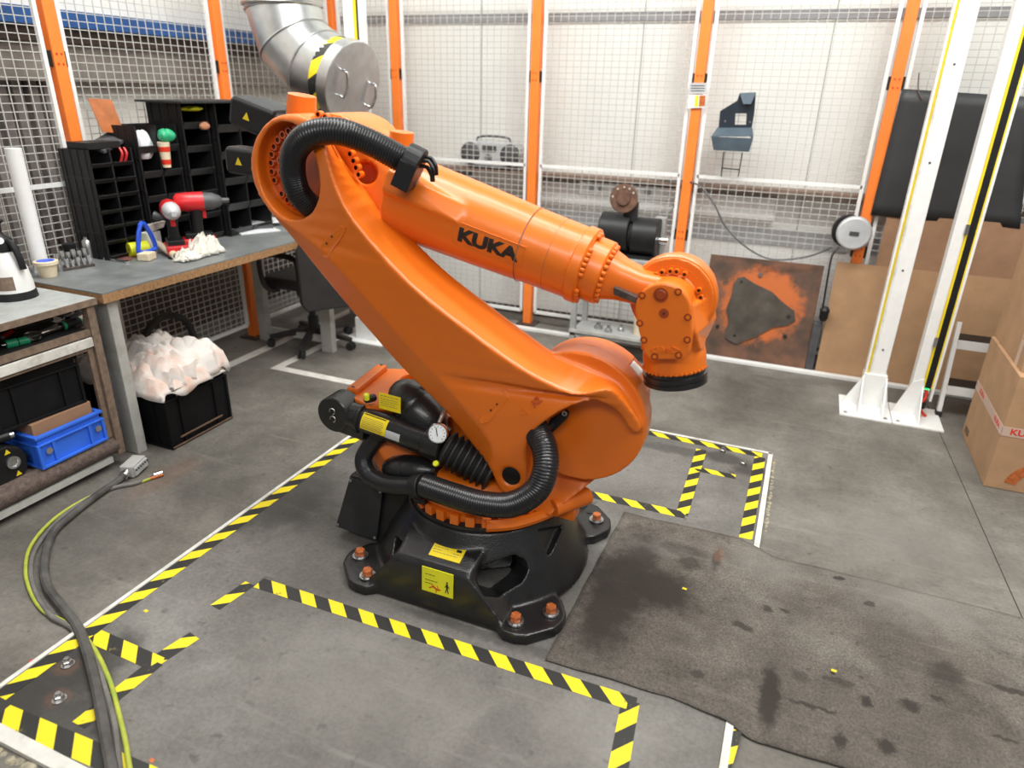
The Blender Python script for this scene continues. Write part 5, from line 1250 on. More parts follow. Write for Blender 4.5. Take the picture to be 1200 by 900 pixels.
# tools in the drawer tray
TS = .645
def X27(px_, py_, x=-2.78): return P(px_, py_, z=TS + .02)
def rod(name, a, b, r, m, lab, cat, grp=None, parts=()):
    t = thing(name, ((a+b)/2), lab, cat, grp); G().cyl(a, b, r, n=12).ok('shaft', m, t, smooth=True, ang=40)
    for nm, t0, t1, rr, mm in parts: G().cyl(a + (b-a)*t0, a + (b-a)*t1, rr, n=14).ok(nm, mm, t, smooth=True, ang=40)
    return t
tg = 'hand tools lying in the tray of the grey work table'
T_ = lambda px_, py_, r_: P(px_, py_, z=TS + r_)
a, b = T_(44, 392, .02), T_(94, 370, .02)
t = thing('ratchet', a, 'long chrome ratchet handle, uppermost in the tool tray', 'ratchet', tg)
G().cyl(a, b, .010, n=12).ok('shaft', 'chrome', t, smooth=True, ang=40); G().cyl(a + (b-a)*.72, b, .019, n=14).ok('grip', 'chrome', t, smooth=True, ang=40)
a, b = T_(38, 394, .022), T_(92, 376, .022)
t = thing('ratchet', a, 'chrome ratchet with wide head and black and green grip in the tool tray', 'ratchet', tg)
G().lathe([(0, .034), (.018, .034), (.022, .026)], a - V((0,0,.008)), (0,0,1), 20).ok('head', 'chrome', t, smooth=True, ang=30)
G().cyl(a, a + (b-a)*.6, .011, n=12).ok('shaft', 'chrome', t, smooth=True, ang=40); G().cyl(a + (b-a)*.6, b, .019, n=14).ok('grip', 'blackp', t, smooth=True, ang=40)
G().cyl(a + (b-a)*.62, a + (b-a)*.68, .0195, n=14).ok('grip_band', 'green', t, smooth=True, ang=40); G().cyl(a + (b-a)*.97, a + (b-a)*1.02, .017, n=14).ok('grip_end', 'green', t, smooth=True, ang=40)
a, b = T_(2, 405, .015), T_(34, 398, .015)
rod('screwdriver', a, b, .005, 'steel', 'screwdriver with black and green handle nearest the left edge of the tray', 'screwdriver', tg, (('handle', .15, .55, .018, 'green'), ('handle_end', .6, 1, .016, 'green')))
a, b = T_(16, 386, .03), T_(62, 374, .03)
rod('extension_bar', a, b, .006, 'darksteel', 'thin dark extension bar behind the chrome ratchets', 'tool', tg)
a, b = T_(0, 398, .012), T_(14, 388, .02)
rod('pliers', a, b, .008, 'steel', 'pliers with red grip at the left edge of the tray', 'pliers', tg, (('grip', .3, 1, .011, 'red'),))
G().tube(smoothpath([T_(52, 376, .03), T_(62, 366, .04), T_(72, 368, .03), T_(80, 364, .035)], 5), .016, 8).ok('black_bag', 'blackm', label='crumpled black tool pouch at the back of the tray', cat='pouch', smooth=True)

# crates on the lower shelf
def crate(x0, y0, x1, y1, z0, h, m, lab, ribs='ribm', yaw=0, fill=None, name='crate', grp=None, handle_front=True):
    cx_, cy_ = (x0+x1)/2, (y0+y1)/2; t = thing(name, (cx_, cy_, z0), lab, 'crate', grp); w = .006; i = .012
    R_ = Matrix.Rotation(yaw, 3, 'Z')
    def B(a, b, nm, mm, **k):
        g = G().box(a, b); g.v = [V((cx_, cy_, 0)) + R_ @ (v - V((cx_, cy_, 0))) for v in g.v]; return g.ok(nm, mm, t, **k)
    B((x0+i, y0+i, z0+.004), (x1-i, y1-i, z0+.012), 'bottom', m)
    B((x0+i, y0+i, z0+.012), (x0+i+w, y1-i, z0+h), 'side_wall', m); B((x1-i-w, y0+i, z0+.012), (x1-i, y1-i, z0+h), 'side_wall', m)
    B((x0+i+w, y0+i, z0+.012), (x1-i-w, y0+i+w, z0+h), 'side_wall', m); B((x0+i+w, y1-i-w, z0+.012), (x1-i-w, y1-i, z0+h), 'side_wall', m)
    for z_, th in ((z0+h-.012, .012), (z0+h-.045, .008), (z0, .012)):
        B((x0, y0, z_), (x1, y0+i, z_+th), 'rim', m, bevel=.002); B((x0, y1-i, z_), (x1, y1, z_+th), 'rim', m, bevel=.002)
        B((x0, y0+i, z_), (x0+i, y1-i, z_+th), 'rim', m, bevel=.002); B((x1-i, y0+i, z_), (x1, y1-i, z_+th), 'rim', m, bevel=.002)
    L = y1 - y0
    for f in (0, .22, .78, 1): 
        yy = y0 + (L - .012)*f; B((x1-i, yy, z0+.012), (x1-.002, yy+.012, z0+h-.045), 'rib', m)
    Lx = x1 - x0
    for f in (0, .15, .85, 1): 
        xx = x0 + (Lx - .012)*f; B((xx, y0+.002, z0+.012), (xx+.012, y0+i, z0+h-.045), 'rib', m)
    return t, B
y0, y1 = P(58, 541, x=-2.70).y, P(131, 508, x=-2.70).y
bzz = .151
t, B = crate(-2.98, 1.555, -2.70, 1.86, bzz, .145, 'crateblue', 'bright blue plastic crate on the lower shelf of the grey table', name='crate')
G().lathe([(0, .014), (.004, .014), (.004, .008)], (-2.702, 1.60, bzz + .07), (1,0,0), 14).ok('rivet', 'galv', t); G().lathe([(0, .014), (.004, .014), (.004, .008)], (-2.702, 1.825, bzz + .07), (1,0,0), 14).ok('rivet', 'galv', t)
for o in (): pass
G().box((-2.97, 1.575, bzz + .013), (-2.735, 1.84, bzz + .19)).ok('cardboard_box', 'card2', label='brown cardboard box standing in the blue crate', cat='box', bevel=.003)
t, B = crate(-3.12, 1.48, -2.745, 1.84, bzz + .192, .215, 'crateblack', 'large black plastic crate sitting on the cardboard box above the blue crate', yaw=-.06)
t = thing('gear_motor', (-2.85, 1.42, .136), 'black motor housing with round port and yellow triangles left of the blue crate', 'motor')
g = G(); xf = -2.74
pts = [(1.30, .01), (1.50, .01), (1.525, .03), (1.535, .09), (1.515, .135), (1.47, .16), (1.30, .16)]
g.prism([V((xf, y, .136 + z)) for y, z in pts], (-.2, 0, 0)); g.ok('housing', 'blackp', t, bevel=.006)
G().lathe([(0, .026), (.008, .026), (.008, .018), (.002, .015), (.002, 0)], (xf, 1.475, .136 + .085), (1, 0, 0), 20).ok('port', 'galv', t, smooth=True, ang=30)
for y, z in ((1.465, .135), (1.485, .03)):
    G().prism([V((xf, y - .012, .136+z-.008)), V((xf, y + .012, .136+z-.008)), V((xf, y, .136+z+.013))], (.001, 0, 0)).ok('warning_triangle', 'yellow', t)
G().cyl((-2.80, 1.36, .325), (-2.76, 1.50, .325), .02, n=14).ok('connector_tube', 'blackp', t, smooth=True, ang=40)
G().box((-2.84, 1.34, .296), (-2.76, 1.46, .312)).ok('connector_base', 'blackp', t)
G().cyl((-2.765, 1.485, .325), (-2.757, 1.515, .325), .013, n=14).ok('connector_tip', 'galv', t, smooth=True, ang=40)

# sprayer on the table
sx, sy = -2.98, 1.795
t = thing('pump_sprayer', (sx, sy, TZ), 'white pump sprayer bottle with black base and black pump head on the grey table', 'sprayer')
G().lathe([(0, .084), (.03, .080), (.032, .076)], (sx, sy, TZ), (0,0,1), 36).ok('base_ring', 'blackp', t, smooth=True, ang=35)
G().lathe([(.030, .077), (.06, .076), (.12, .068), (.17, .052), (.20, .038), (.215, .03)], (sx, sy, TZ), (0,0,1), 36).ok('bottle', 'white', t, smooth=True, ang=40)
G().lathe([(.195, .044), (.22, .044), (.245, .038), (.258, .018), (.27, .012), (.30, .014), (.312, .026), (.318, .026)], (sx, sy, TZ), (0,0,1), 28).ok('pump_head', 'blackp', t, smooth=True, ang=40)
g = G(); hd_ = V((.82, .10, 0)).normalized()
g.tube(smoothpath([V((sx, sy, TZ + .235)) + hd_*.02, V((sx, sy, TZ + .225)) + hd_*.055, V((sx, sy, TZ + .17)) + hd_*.075, V((sx, sy, TZ + .125)) + hd_*.082], 5), .013, 10); g.ok('trigger', 'blackp', t, smooth=True)
G().tube([V((sx, sy, TZ + .26)) - hd_*.02, V((sx, sy, TZ + .275)) - hd_*.05, V((sx, sy, TZ + .29)) - hd_*.06], .008, 8).ok('nozzle', 'wood', t, smooth=True)
G().lathe([(0, .014), (.002, .014)], V((sx, sy, TZ + .228)) + V((.72, -.5, .3)).normalized()*.042, (.72, -.5, .3), 16).ok('round_sticker', 'silver', t)
g = G(); 
for i in range(5):
    a0_, a1_ = math.radians(-75 + i*10), math.radians(-65 + i*10)
    g.add([V((sx + math.cos(a)*rr, sy + math.sin(a)*rr, TZ + z)) for a, z, rr in ((a0_, .045, .0775), (a1_, .045, .0775), (a1_, .10, .0725), (a0_, .10, .0725))], [(0,1,2,3)])
g.ok('brown_label', 'woodd', t)

# things at the left of the bench top
bt = 'small things standing at the left end of the workbench'
G().cyl((-3.24, 2.10, BZ), (-3.235, 2.10, BZ + .55), .033, n=28).ok('white_tube', 'white', label='tall white tube standing upright at the left end of the workbench', cat='tube', smooth=True, ang=40)
q = P(50, 320, z=BZ)
t = thing('cream_tub', (-3.19, 2.055, BZ), 'cream plastic tub with blue label on its lid, in front of the white tube', 'tub')
tubp = V((-3.14, 2.06, BZ))
G().lathe([(0, .034), (.055, .042), (.056, .050), (.07, .050), (.072, .046)], tubp, (0,0,1), 28).ok('tub', 'cream', t, smooth=True, ang=35)
G().lathe([(.0725, .036), (.0735, .034)], tubp, (0,0,1), 28).ok('blue_label', 'blue', t)
def can(px_, py_, r_, h_, m, lab, cat, cap=None, name='socket_bit'):
    r_, h_ = r_*1.25, h_*1.4
    q = P(px_, py_, z=BZ); t = thing(name, q, lab, cat, bt)
    G().lathe([(0, r_), (h_*.6, r_), (h_*.62, r_*.86), (h_, r_*.86), (h_, r_*.5), (h_*.7, r_*.5)] if name == 'socket_bit' else [(0, r_*.95), (.003, r_), (h_*.8, r_), (h_*.88, r_*.75), (h_*.9, r_*.55), (h_, r_*.5)], q, (0,0,1), 20).ok('body', m, t, smooth=True, ang=35)
    return t
can(46, 323, .014, .035, 'chrome', 'chrome socket nearest the cream tub', 'socket')
can(53, 323, .015, .038, 'chrome', 'second chrome socket, just right of the first one by the cream tub', 'socket')
can(70, 318, .015, .034, 'steel', 'squat steel socket between cream tub and socket rack', 'socket')
t = can(106, 302, .019, .075, 'galv', 'silver spray can beside the black bin rack', 'can', name='spray_can')
q = P(68, 305, z=BZ); G().lathe([(0, .028), (.075, .028), (.08, .03), (.10, .03)], V((-3.26, 2.27, BZ)), (0,0,1), 24).ok('black_canister', 'blackp', label='black canister behind the socket rack at the left of the bench', cat='canister', smooth=True, ang=35)
t = thing('socket_rack', P(88, 314, z=BZ), 'small rack of upright chrome sockets between cream tub and silver can', 'socket rack')
c = P(88, 314, z=BZ); d1 = V((.25, .97, 0)).normalized(); d2 = V((-.97, .25, 0))
G().obox(c + V((0,0,.006)), d1, d2, V((0,0,1)), (.078, .034, .006)).ok('rail', 'darksteel', t)
for j in (-1, 1):
    for i in range(6):
        p = c + d1*(-.062 + i*.025) + d2*j*.017 + V((0,0,.012)); h_ = .05 + .016*j + (.009 if i % 2 else 0)
        G().lathe([(0, .0085), (h_*.5, .0085), (h_*.52, .0115), (h_, .0115), (h_, .007), (h_*.7, .007)], p, (0,0,1), 12).ok('socket', 'chrome', t, smooth=True, ang=35)
for k_, (px_, py_, h_, r_) in enumerate(((97, 309, .045, .014), (101, 306, .035, .012))):
    can(px_, py_, r_, h_, 'blackp' if k_ == 0 else 'steel', 'black impact socket right of the socket rack' if k_ == 0 else 'dark steel socket between rack and silver can', 'socket')
a, b = P(124, 303, z=BZ+.006), P(150, 307, z=BZ+.006)
t = thing('wrench', (a+b)/2 - V((0,0,.006)), 'chrome wrench lying on a brown patch of cloth near the yellow roll', 'wrench')
G().cyl(a, b, .005, n=8).ok('shaft', 'chrome', t, smooth=True); G().lathe([(-.006, .012), (.006, .012)], a, (0,0,1), 14).ok('ring_end', 'chrome', t); G().lathe([(-.006, .014), (.006, .014)], b, (0,0,1), 14).ok('ring_end', 'chrome', t)
G().prism([P(136, 303, z=BZ), P(152, 295, z=BZ), P(166, 299, z=BZ), P(152, 306, z=BZ)], (0,0,.002)).ok('brown_cloth', mat('brown_cloth', (.16, .06, .05), .8, var=.3, vscale=60), label='flat reddish brown cloth beside the chrome wrench on the bench', cat='cloth')
G().bar(P(111, 301, z=BZ+.004), P(122, 300, z=BZ+.004), .02, .006).ok('steel_clip', 'steel', label='small flat steel clip right of the silver can', cat='clip')

# black bin racks
def rack(y0, y1, xf, z1, cols, rows, lab, depth=.2, z0=BZ, lean=.0, board=False):
    t = thing('bin_rack', ((xf - depth/2), (y0+y1)/2, z0), lab, 'bin rack', 'black plastic bin racks on the workbench')
    xb = xf - depth; w = .009
    G().box((xb, y0, z0), (xb + .006, y1, z1)).ok('back_panel', 'blackp', t)
    G().box((xb, y0, z0), (xf, y0 + w, z1)).ok('side_panel', 'blackp', t); G().box((xb, y1 - w, z0), (xf, y1, z1)).ok('side_panel', 'blackp', t)
    for i in range(1, cols): yy = y0 + (y1-y0)*i/cols; G().box((xb + .006, yy - w/2, z0), (xf - .004, yy + w/2, z1)).ok('divider', 'blackp', t)
    cw = (y1 - y0)/cols; rh = (z1 - z0 - .01)/rows
    for r_ in range(rows):
        z = z0 + r_*rh
        for c_ in range(cols):
            ya, yb = y0 + cw*c_ + w/2 + .002, y0 + cw*(c_+1) - w/2 - .002
            G().loft([[V((xb + .006, ya, z + .002)), V((xf - .01, ya, z)), V((xf + .012, ya, z + rh*.28)), V((xf + .006, ya, z + rh*.30)), V((xf - .015, ya, z + .008)), V((xb + .006, ya, z + .01))],
                      [V((xb + .006, yb, z + .002)), V((xf - .01, yb, z)), V((xf + .012, yb, z + rh*.28)), V((xf + .006, yb, z + rh*.30)), V((xf - .015, yb, z + .008)), V((xb + .006, yb, z + .01))]]).ok('bin_tray', 'blackrack', t)
    for k in range(3): 
        zz = z0 + (z1-z0)*(k+1)/4; G().box((xb, y0 - .004, zz - .004), (xf, y0, zz + .004)).ok('side_rib', 'blackp', t)
    for k in range(4):
        xx = xb + depth*(k+.5)/4; G().box((xx - .006, y0 - .003, z0), (xx + .006, y0, z1)).ok('side_rib', 'blackp', t)
    return t
M['blackrack'] = mat('black_rack_tray', (.028, .028, .028), .4, var=.2)
rack(2.395, 2.64, -3.165, 1.325, 2, 7, 'small black bin rack with two narrow columns, leftmost on the workbench', .20)
rack(2.665, 2.925, -3.15, 1.425, 2, 5, 'wider black bin rack holding the striped cups, second from the left', .20)
rC = rack(2.94, 3.125, -3.12, 1.53, 1, 6, 'tall black bin rack behind the red drills, third from the left', .24)
rack(3.14, 3.50, -3.08, 1.53, 2, 5, 'tall black bin rack at the right beside the robot elbow', .26)
G().box((-3.38, 2.89, 1.531), (-3.05, 3.50, 1.541)).ok('rack_lid', 'blackm', label='flat dark board lying across the two tall bin racks', cat='board')
# open case with orange lid on the first rack
zc = 1.326
t = thing('parts_case', (-3.26, 2.52, zc), 'open small case with orange brown lid on top of the leftmost bin rack', 'case')
G().prism([P(103,115,x=-3.34), P(131,117,x=-3.34), P(146,156,x=-3.30), P(120,155,x=-3.30)], (-.004, 0, 0)).ok('lid', mat('orange_brown_lid', (.42, .13, .04), .35, var=.2), t, bevel=.001)
g = G().prism([P(100,170,x=-3.30), P(124,156,x=-3.36), P(147,163,x=-3.25), P(122,177,x=-3.17)], (0, 0, -.012)); g.ok('base', 'graphite', t)
G().box((-3.33, 2.42, zc), (-3.19, 2.60, zc + .03)).ok('tray', 'blackp', t)
for k, (yy) in enumerate((2.565, 2.59)):
    G().tube(smoothpath([(-3.165, yy, 1.262), (-3.15, yy + .005, 1.30), (-3.17, yy + .012, 1.325)], 4), .006, 6).ok('red_cord', 'red', label=('left' if k == 0 else 'right') + ' red loop of cord in the top tray of the leftmost bin rack', cat='cord', smooth=True)
# striped cups, bags, tubes
q = V((-3.12, 2.86, 1.20))
t = thing('striped_cups', q, 'stack of cream cups with red bands in the second bin rack, green cloth on top', 'cups')
s0 = P(196, 196, x=-3.11); s1 = P(196, 166, x=-3.11); hh = s1.z - s0.z
G().lathe([(0, .020), (hh, .030), (hh, .02)], s0, (0, 0, 1), 20).ok('cup', 'cream', t, smooth=True, ang=40)
for k in (.12, .62): G().lathe([(hh*k, .0208 + .01*k), (hh*(k+.2), .0212 + .01*(k+.2))], s0, (0,0,1), 20, (False, False)).ok('red_band', 'redink', t, smooth=True)
def rag(name, pts_c, sx_, sy_, sz_, m, lab, cat='cloth', seed=1, n=26, amp=.35):
    random.seed(seed); g = G(); ph = [(random.uniform(0, 6), random.uniform(2, 6), random.uniform(-3, 3)) for _ in range(5)]
    loops = []; m_ = 14; c = V(pts_c)
    for j in range(m_ + 1):
        th = PI*j/m_; l = []
        for i in range(n):
            a = 2*PI*i/n; f = 1 + amp*sum(math.sin(p + a*round(k) + th*q_) for p, k, q_ in ph)/5
            l.append(c + V((math.sin(th)*math.cos(a)*sx_*f, math.sin(th)*math.sin(a)*sy_*f, max(0, (.45 - math.cos(th)*.55)*sz_*(.7 + .3*f)))))
        loops.append(l)
    for l in (loops[0], loops[-1]):
        cc2 = sum(l, V())/n
        for i in range(n): l[i] = cc2 + V((math.cos(2*PI*i/n), math.sin(2*PI*i/n), 0))*1e-4
    g.loft(loops); return g.ok(name, m, label=lab, cat=cat, smooth=True)
rag('green_cloth', s1 + V((-.0, .0, .002)), .04, .045, .06, 'green', 'teal green cloth bundled on top of the striped cups', seed=3)
rag('plastic_bag', (-3.20, 2.74, 1.26), .04, .05, .14, 'paper', 'pale plastic bag in the top of the second bin rack', 'bag', seed=5)
rag('yellow_gloves', (-3.14, 3.04, 1.49), .04, .07, .025, 'yelgreen', 'yellow glove under the flat board on the tall bin racks', 'glove', seed=8)
rag('salmon_cloth', (-3.11, 3.08, 1.395), .025, .03, .04, mat('salmon_cloth', (.5, .22, .12), .8), 'small salmon cloth in the third bin rack', seed=9)
G().cyl(P(180, 252, x=-3.10), P(192, 256, x=-3.06), .022, .012, 14).ok('small_torch', 'graphite', label='small dark blue torch lying in the second bin rack behind the drills', cat='torch', smooth=True, ang=40)
# yellow roll
a, b = P(151, 293, z=BZ + .036), P(166, 291, z=BZ + .036)
t = thing('yellow_roll', (a+b)/2 - V((0,0,.036)), 'fluorescent yellow roll lying on the bench behind the blue clamp', 'roll')
G().cyl(a, b + (b-a)*.5, .036, n=26).ok('roll', 'yelgreen', t, smooth=True, ang=40); G().cyl(a - (b-a)*.02, a + (b-a)*.05, .010, n=14).ok('core', 'wood', t)
# blue spring clamp / dispenser frame
t = thing('blue_clamp', P(172, 303, z=BZ), 'blue plastic tape dispenser handle standing between yellow roll and cream tube', 'dispenser')
xq = P(172, 302, z=BZ).x
fr_ = [P(a, b, x=xq) for a, b in ((164,264),(171,265),(182,287),(179,293),(166,296),(162,292))]
G().tube(smoothpath(fr_, 3, closed=True), .0115, 8, closed=True).ok('frame', 'blue', t, smooth=True)
G().tube([fr_[3], P(180,299,x=xq)], .009, 8).ok('foot', 'redink', t)
# carton flap and white block behind the tube
G().prism([P(172,264,x=xq-.05), P(194,259,x=xq-.05), P(192,266,x=xq-.05), P(177,272,x=xq-.05)], (-.02,0,0)).ok('cardboard_piece', 'beige', label='beige cardboard piece behind the blue handle on the bench', cat='cardboard')
G().box((xq-.10, P(176,296,x=xq-.05).y, BZ), (xq-.05, P(192,296,x=xq-.05).y, P(185,271,x=xq-.05).z)).ok('white_block', 'paper', label='white paper box behind the cream tube on the bench', cat='box')
# cream caulk tube
a, b = P(184, 285, z=BZ + .045), P(206, 300, z=BZ + .019)
t = thing('cardboard_tube', (a+b)/2, 'cream cardboard tube lying with its open end towards the camera', 'tube')
G().cyl(a, b, .018, .0195, 22).ok('tube', 'cream', t, smooth=True, ang=40); G().cyl(b, b + (b-a).normalized()*.001, .013, n=18).ok('opening', 'woodd', t)
G().obox(P(172, 300, z=BZ + .02), V((1,.3,0)), V((-.3,1,0)), V((0,0,1)), (.03, .035, .018)).ok('striped_box', 'cream', label='cream and red tape roll box under the blue handle', cat='box', bevel=.003)
# cordless drills
def drill(q, aim, lab, big):
    t = thing('impact_driver', q, lab, 'cordless drill', 'red cordless tools on the workbench'); u = V(aim).normalized(); s_ = V((-u.y, u.x, 0)); z_ = V((0,0,1)); k = 1.5 if big else 1.4
    G().obox(q + z_*.022*k, u, s_, z_, (.055*k, .036*k, .022*k)).ok('battery', 'red', t, bevel=.008)
    G().obox(q + z_*.006*k, u, s_, z_, (.056*k, .037*k, .006*k)).ok('battery_base', 'blackp', t)
    G().obox(q + z_*.052*k, u, s_, z_, (.045*k, .028*k, .010*k)).ok('grip_foot', 'blackp', t, bevel=.004)
    G().loft([ringat(q + z_*.055*k - u*.005, (0,0,1), .021*k, 14), ringat(q + z_*.10*k, (.1,0,1), .018*k, 14), ringat(q + z_*.145*k + u*.004, (.1,0,1), .022*k, 14)]).ok('grip', 'blackp', t, smooth=True, ang=50)
    c_ = q + z_*.168*k
    G().lathe([(-.065*k, .020*k), (-.055*k, .030*k), (-.02*k, .033*k), (.03*k, .033*k)], c_, u, 24).ok('motor_housing', 'red', t, smooth=True, ang=40)
    G().lathe([(.03*k, .031*k), (.06*k, .029*k), (.085*k, .018*k), (.092*k, .010*k), (.115*k, .009*k)], c_, u, 24).ok('gear_housing', 'graphite' if big else 'silver', t, smooth=True, ang=40)
    G().obox(q + z_*.125*k + u*.027*k, u, s_, z_, (.006*k, .008*k, .014*k)).ok('trigger', 'red', t, bevel=.002)
drill(P(208, 299, z=BZ), (.75, -.55, 0), 'front red and black impact driver on the bench, pointing towards the camera', False)
drill(P(236, 292, z=BZ), (.65, .75, 0), 'rear red impact driver on the bench with dark nose pointing right', True)
0 and rag('white_rag', P(240, 299, z=BZ), .06, .085, .10, 'ragw', 'crumpled off-white rag on the bench in front of the red drills', seed=12, amp=.55)
0 and rag('white_rag', P(219, 305, z=BZ), .035, .07, .05, 'ragw', 'flat off-white rag end beside the cream tube', seed=15, amp=.6)
# papers
for k, (a, b, w_) in enumerate((((278,270),(322,268),.0), ((290,262),(322,262),.0))):
    p0 = P((a[0]+b[0])/2, (a[1]+b[1])/2 + 2, z=BZ)
    G().obox(p0 + V((0,0,.006 + k*.02)), V((.5,.9,0)), V((-.9,.5,0)), V((0,0,1)), (.12, .09, .004)).ok('paper_stack', 'paper', label=['lower pile of white papers on the bench behind the link arm', 'upper pile of white papers on the bench by the tall bin rack'][k], cat='papers', bevel=.001)
G().obox(P(300, 268, z=BZ) + V((0,0,.018)), V((.7,.7,0)), V((-.7,.7,0)), V((0,0,1)), (.1, .07, .007)).ok('dark_folder', 'graphite', label='dark folder between the two piles of papers', cat='folder')

# ---------------------------------------------------------------- floor things
# crate with rags
t, B = crate(-3.20, 2.095, -2.60, 2.49, 0, .29, 'crateblack', 'black plastic crate on the floor under the bench, heaped with white rags')
M['scuff'] = mat('scuffed_edge', (.22, .13, .08), .8, var=.3)
G().box((-2.599, 2.15, .045), (-2.596, 2.42, .053)).ok('scuffed_edge', 'scuff', t)
G().box((-2.6, 2.10, .29), (-2.595, 2.48, .293)).ok('scuffed_edge', 'scuff', t); G().box((-2.6, 2.10, .008), (-2.597, 2.48, .014)).ok('scuffed_edge', 'scuff', t)
def cloth(name, x0, x1, y0, y1, z0, h, m, lab, seed, nx=46, ny=34, droop=.03):
    from mathutils import noise
    random.seed(seed); g = G(); o = V((seed*3.1, seed*1.7, 0))
    for j in range(ny+1):
        for i in range(nx+1):
            u, v = i/nx*2-1, j/ny*2-1; e = max(abs(u), abs(v)); dome = max(0, 1 - e**3.0)
            n1 = noise.noise(V((u*1.3, v*1.3, 0)) + o); n2 = noise.noise(V((u*3 + n1*2, v*3, 1)) + o); n3 = abs(noise.noise(V((u*2.4 + v*1.6, v*4.5 - u, 2 + n1)) + o)); n4 = noise.noise(V((u*9, v*9, 4)) + o)
            z = z0 + h*(dome*.62 + .22*n1*dome + .22*n2*dome + .5*n3*dome + .08*n4*dome)
            if e > .88: z -= droop*(e - .88)/.12*(.6 + .9*noise.noise(V((u*4, v*4, 7)) + o))
            x = (x0+x1)/2 + (x1-x0)/2*u*(1 + .09*noise.noise(V((v*3, 3, 3)) + o)) + .02*n2; y = (y0+y1)/2 + (y1-y0)/2*v*(1 + .09*noise.noise(V((u*3, 9, 3)) + o)) + .02*n1
            g.v.append(V((x, y, z)))
    g.f = [[j*(nx+1)+i, j*(nx+1)+i+1, (j+1)*(nx+1)+i+1, (j+1)*(nx+1)+i] for j in range(ny) for i in range(nx)]
    o_ = g.ok(name, m, label=lab, cat='cloth', smooth=True, base=((x0+x1)/2, (y0+y1)/2, z0), group='white rags heaped in the black crate')
    sd = o_.modifiers.new('t', 'SOLIDIFY'); sd.thickness = .004; return o_
cloth('rag_heap', -3.24, -2.585, 2.07, 2.49, .292, .15, 'rag', 'big heap of white rags with orange stains on the black crate', 4)
cloth('folded_rag', -3.05, -2.60, 2.14, 2.53, .34, .15, 'rag', 'folded white rag lying over the heap and hanging down at its right corner', 11, droop=.10)
def wr(px_, py_, sx_, sy_, h_, lab, sd_):
    q = P(px_, py_, z=BZ); o_ = cloth('white_rag', q.x - sx_, q.x + sx_, q.y - sy_, q.y + sy_, BZ + .006, h_, 'ragw', lab, sd_, 24, 20, droop=.0); o_['group'] = 'white rags on the workbench'; return o_
wr(241, 298, .06, .085, .12, 'crumpled off-white rag on the bench in front of the red drills', 21)
wr(219, 305, .04, .06, .06, 'flat off-white rag end beside the cream tube', 23)
# bicycle tyre behind the crate
ct = P(200, 413, x=-3.30); rt = P(200, 364, x=-3.30).z - ct.z
rt = ct.z + (P(200, 364, x=-3.30).z - ct.z) - .0; rt = P(200, 364, x=-3.30).z/2; ct = V((-3.30, ct.y, rt + .001))
G().tube([ct + V((0, math.cos(2*PI*i/48)*(rt - .022), math.sin(2*PI*i/48)*(rt - .022))) for i in range(48)], .021, 10, closed=True).ok('tyre', 'rubber', label='black tyre standing against the mesh under the workbench', cat='tyre', smooth=True)
# swivel chair
cx_, cy_ = -2.93, 3.62
t = thing('swivel_chair', (cx_, cy_, 0), 'black swivel office chair with armrests half hidden behind the bench and robot', 'office chair')
for k in range(5):
    a = math.radians(-70 + 72*k); d = V((math.cos(a), math.sin(a), 0)); c = V((cx_, cy_, 0))
    G().loft([[c + d*.03 + V((-d.y,d.x,0))*.025 + V((0,0,.13)), c + d*.03 - V((-d.y,d.x,0))*.025 + V((0,0,.13)), c + d*.03 - V((-d.y,d.x,0))*.025 + V((0,0,.085)), c + d*.03 + V((-d.y,d.x,0))*.025 + V((0,0,.085))],
              [c + d*.29 + V((-d.y,d.x,0))*.016 + V((0,0,.085)), c + d*.29 - V((-d.y,d.x,0))*.016 + V((0,0,.085)), c + d*.29 - V((-d.y,d.x,0))*.016 + V((0,0,.06)), c + d*.29 + V((-d.y,d.x,0))*.016 + V((0,0,.06))]]).ok('base_arm', 'darkfab', t, bevel=.004)
    for s_ in (-1, 1):
        p = c + d*.285 + V((-d.y,d.x,0))*(.014*s_ - .006) + V((0,0,.028)); G().cyl(p, p + V((-d.y,d.x,0))*.012, .028, n=18).ok('caster', 'rubber', t, smooth=True, ang=40)
G().lathe([(.06, .035), (.20, .035), (.20, .022), (.40, .022)], (cx_, cy_, 0), (0,0,1), 20).ok('gas_column', 'darkfab', t, smooth=True, ang=40)
G().box((cx_ - .10, cy_ - .10, .40), (cx_ + .10, cy_ + .10, .43)).ok('seat_mechanism', 'darkfab', t)
G().loft([[V((cx_ + a*.21, cy_ + b*.22, .43)) for a, b in ((-1,-.7),(-.8,-1),(.8,-1),(1,-.8),(1,.8),(.8,1),(-.8,1),(-1,.7))], [V((cx_ + a*.235, cy_ + b*.24, .46)) for a, b in ((-1,-.7),(-.8,-1),(.8,-1),(1,-.8),(1,.8),(.8,1),(-.8,1),(-1,.7))], [V((cx_ + a*.215, cy_ + b*.22, .50)) for a, b in ((-1,-.7),(-.8,-1),(.8,-1),(1,-.8),(1,.8),(.8,1),(-.8,1),(-1,.7))]]).ok('seat', 'darkfab', t, smooth=True, ang=50, bevel=.01)
ba = P(350, 330, x=-2.665); bd_ = V((.6, .8, 0)); bn_ = V((.8, -.6, 0)); bc = V((ba.x, ba.y, 0)) + bd_*.20
def bk(off):
    return [bc + bn_*(off - .03*(u*u)) + bd_*.20*u + V((0, 0, .38 + h)) for h, u in ((0,-.85),(.05,-1),(.36,-1),(.44,-.8),(.44,.8),(.36,1),(.05,1),(0,.85))]
G().loft([bk(0), bk(.04)]).ok('backrest', 'darkfab', t, smooth=True, ang=50, bevel=.01)
G().bar(V((cx_, cy_, .41)), V((bc.x, bc.y, .43)) - bn_*.01, .06, .02).ok('back_bracket', 'darkfab', t)
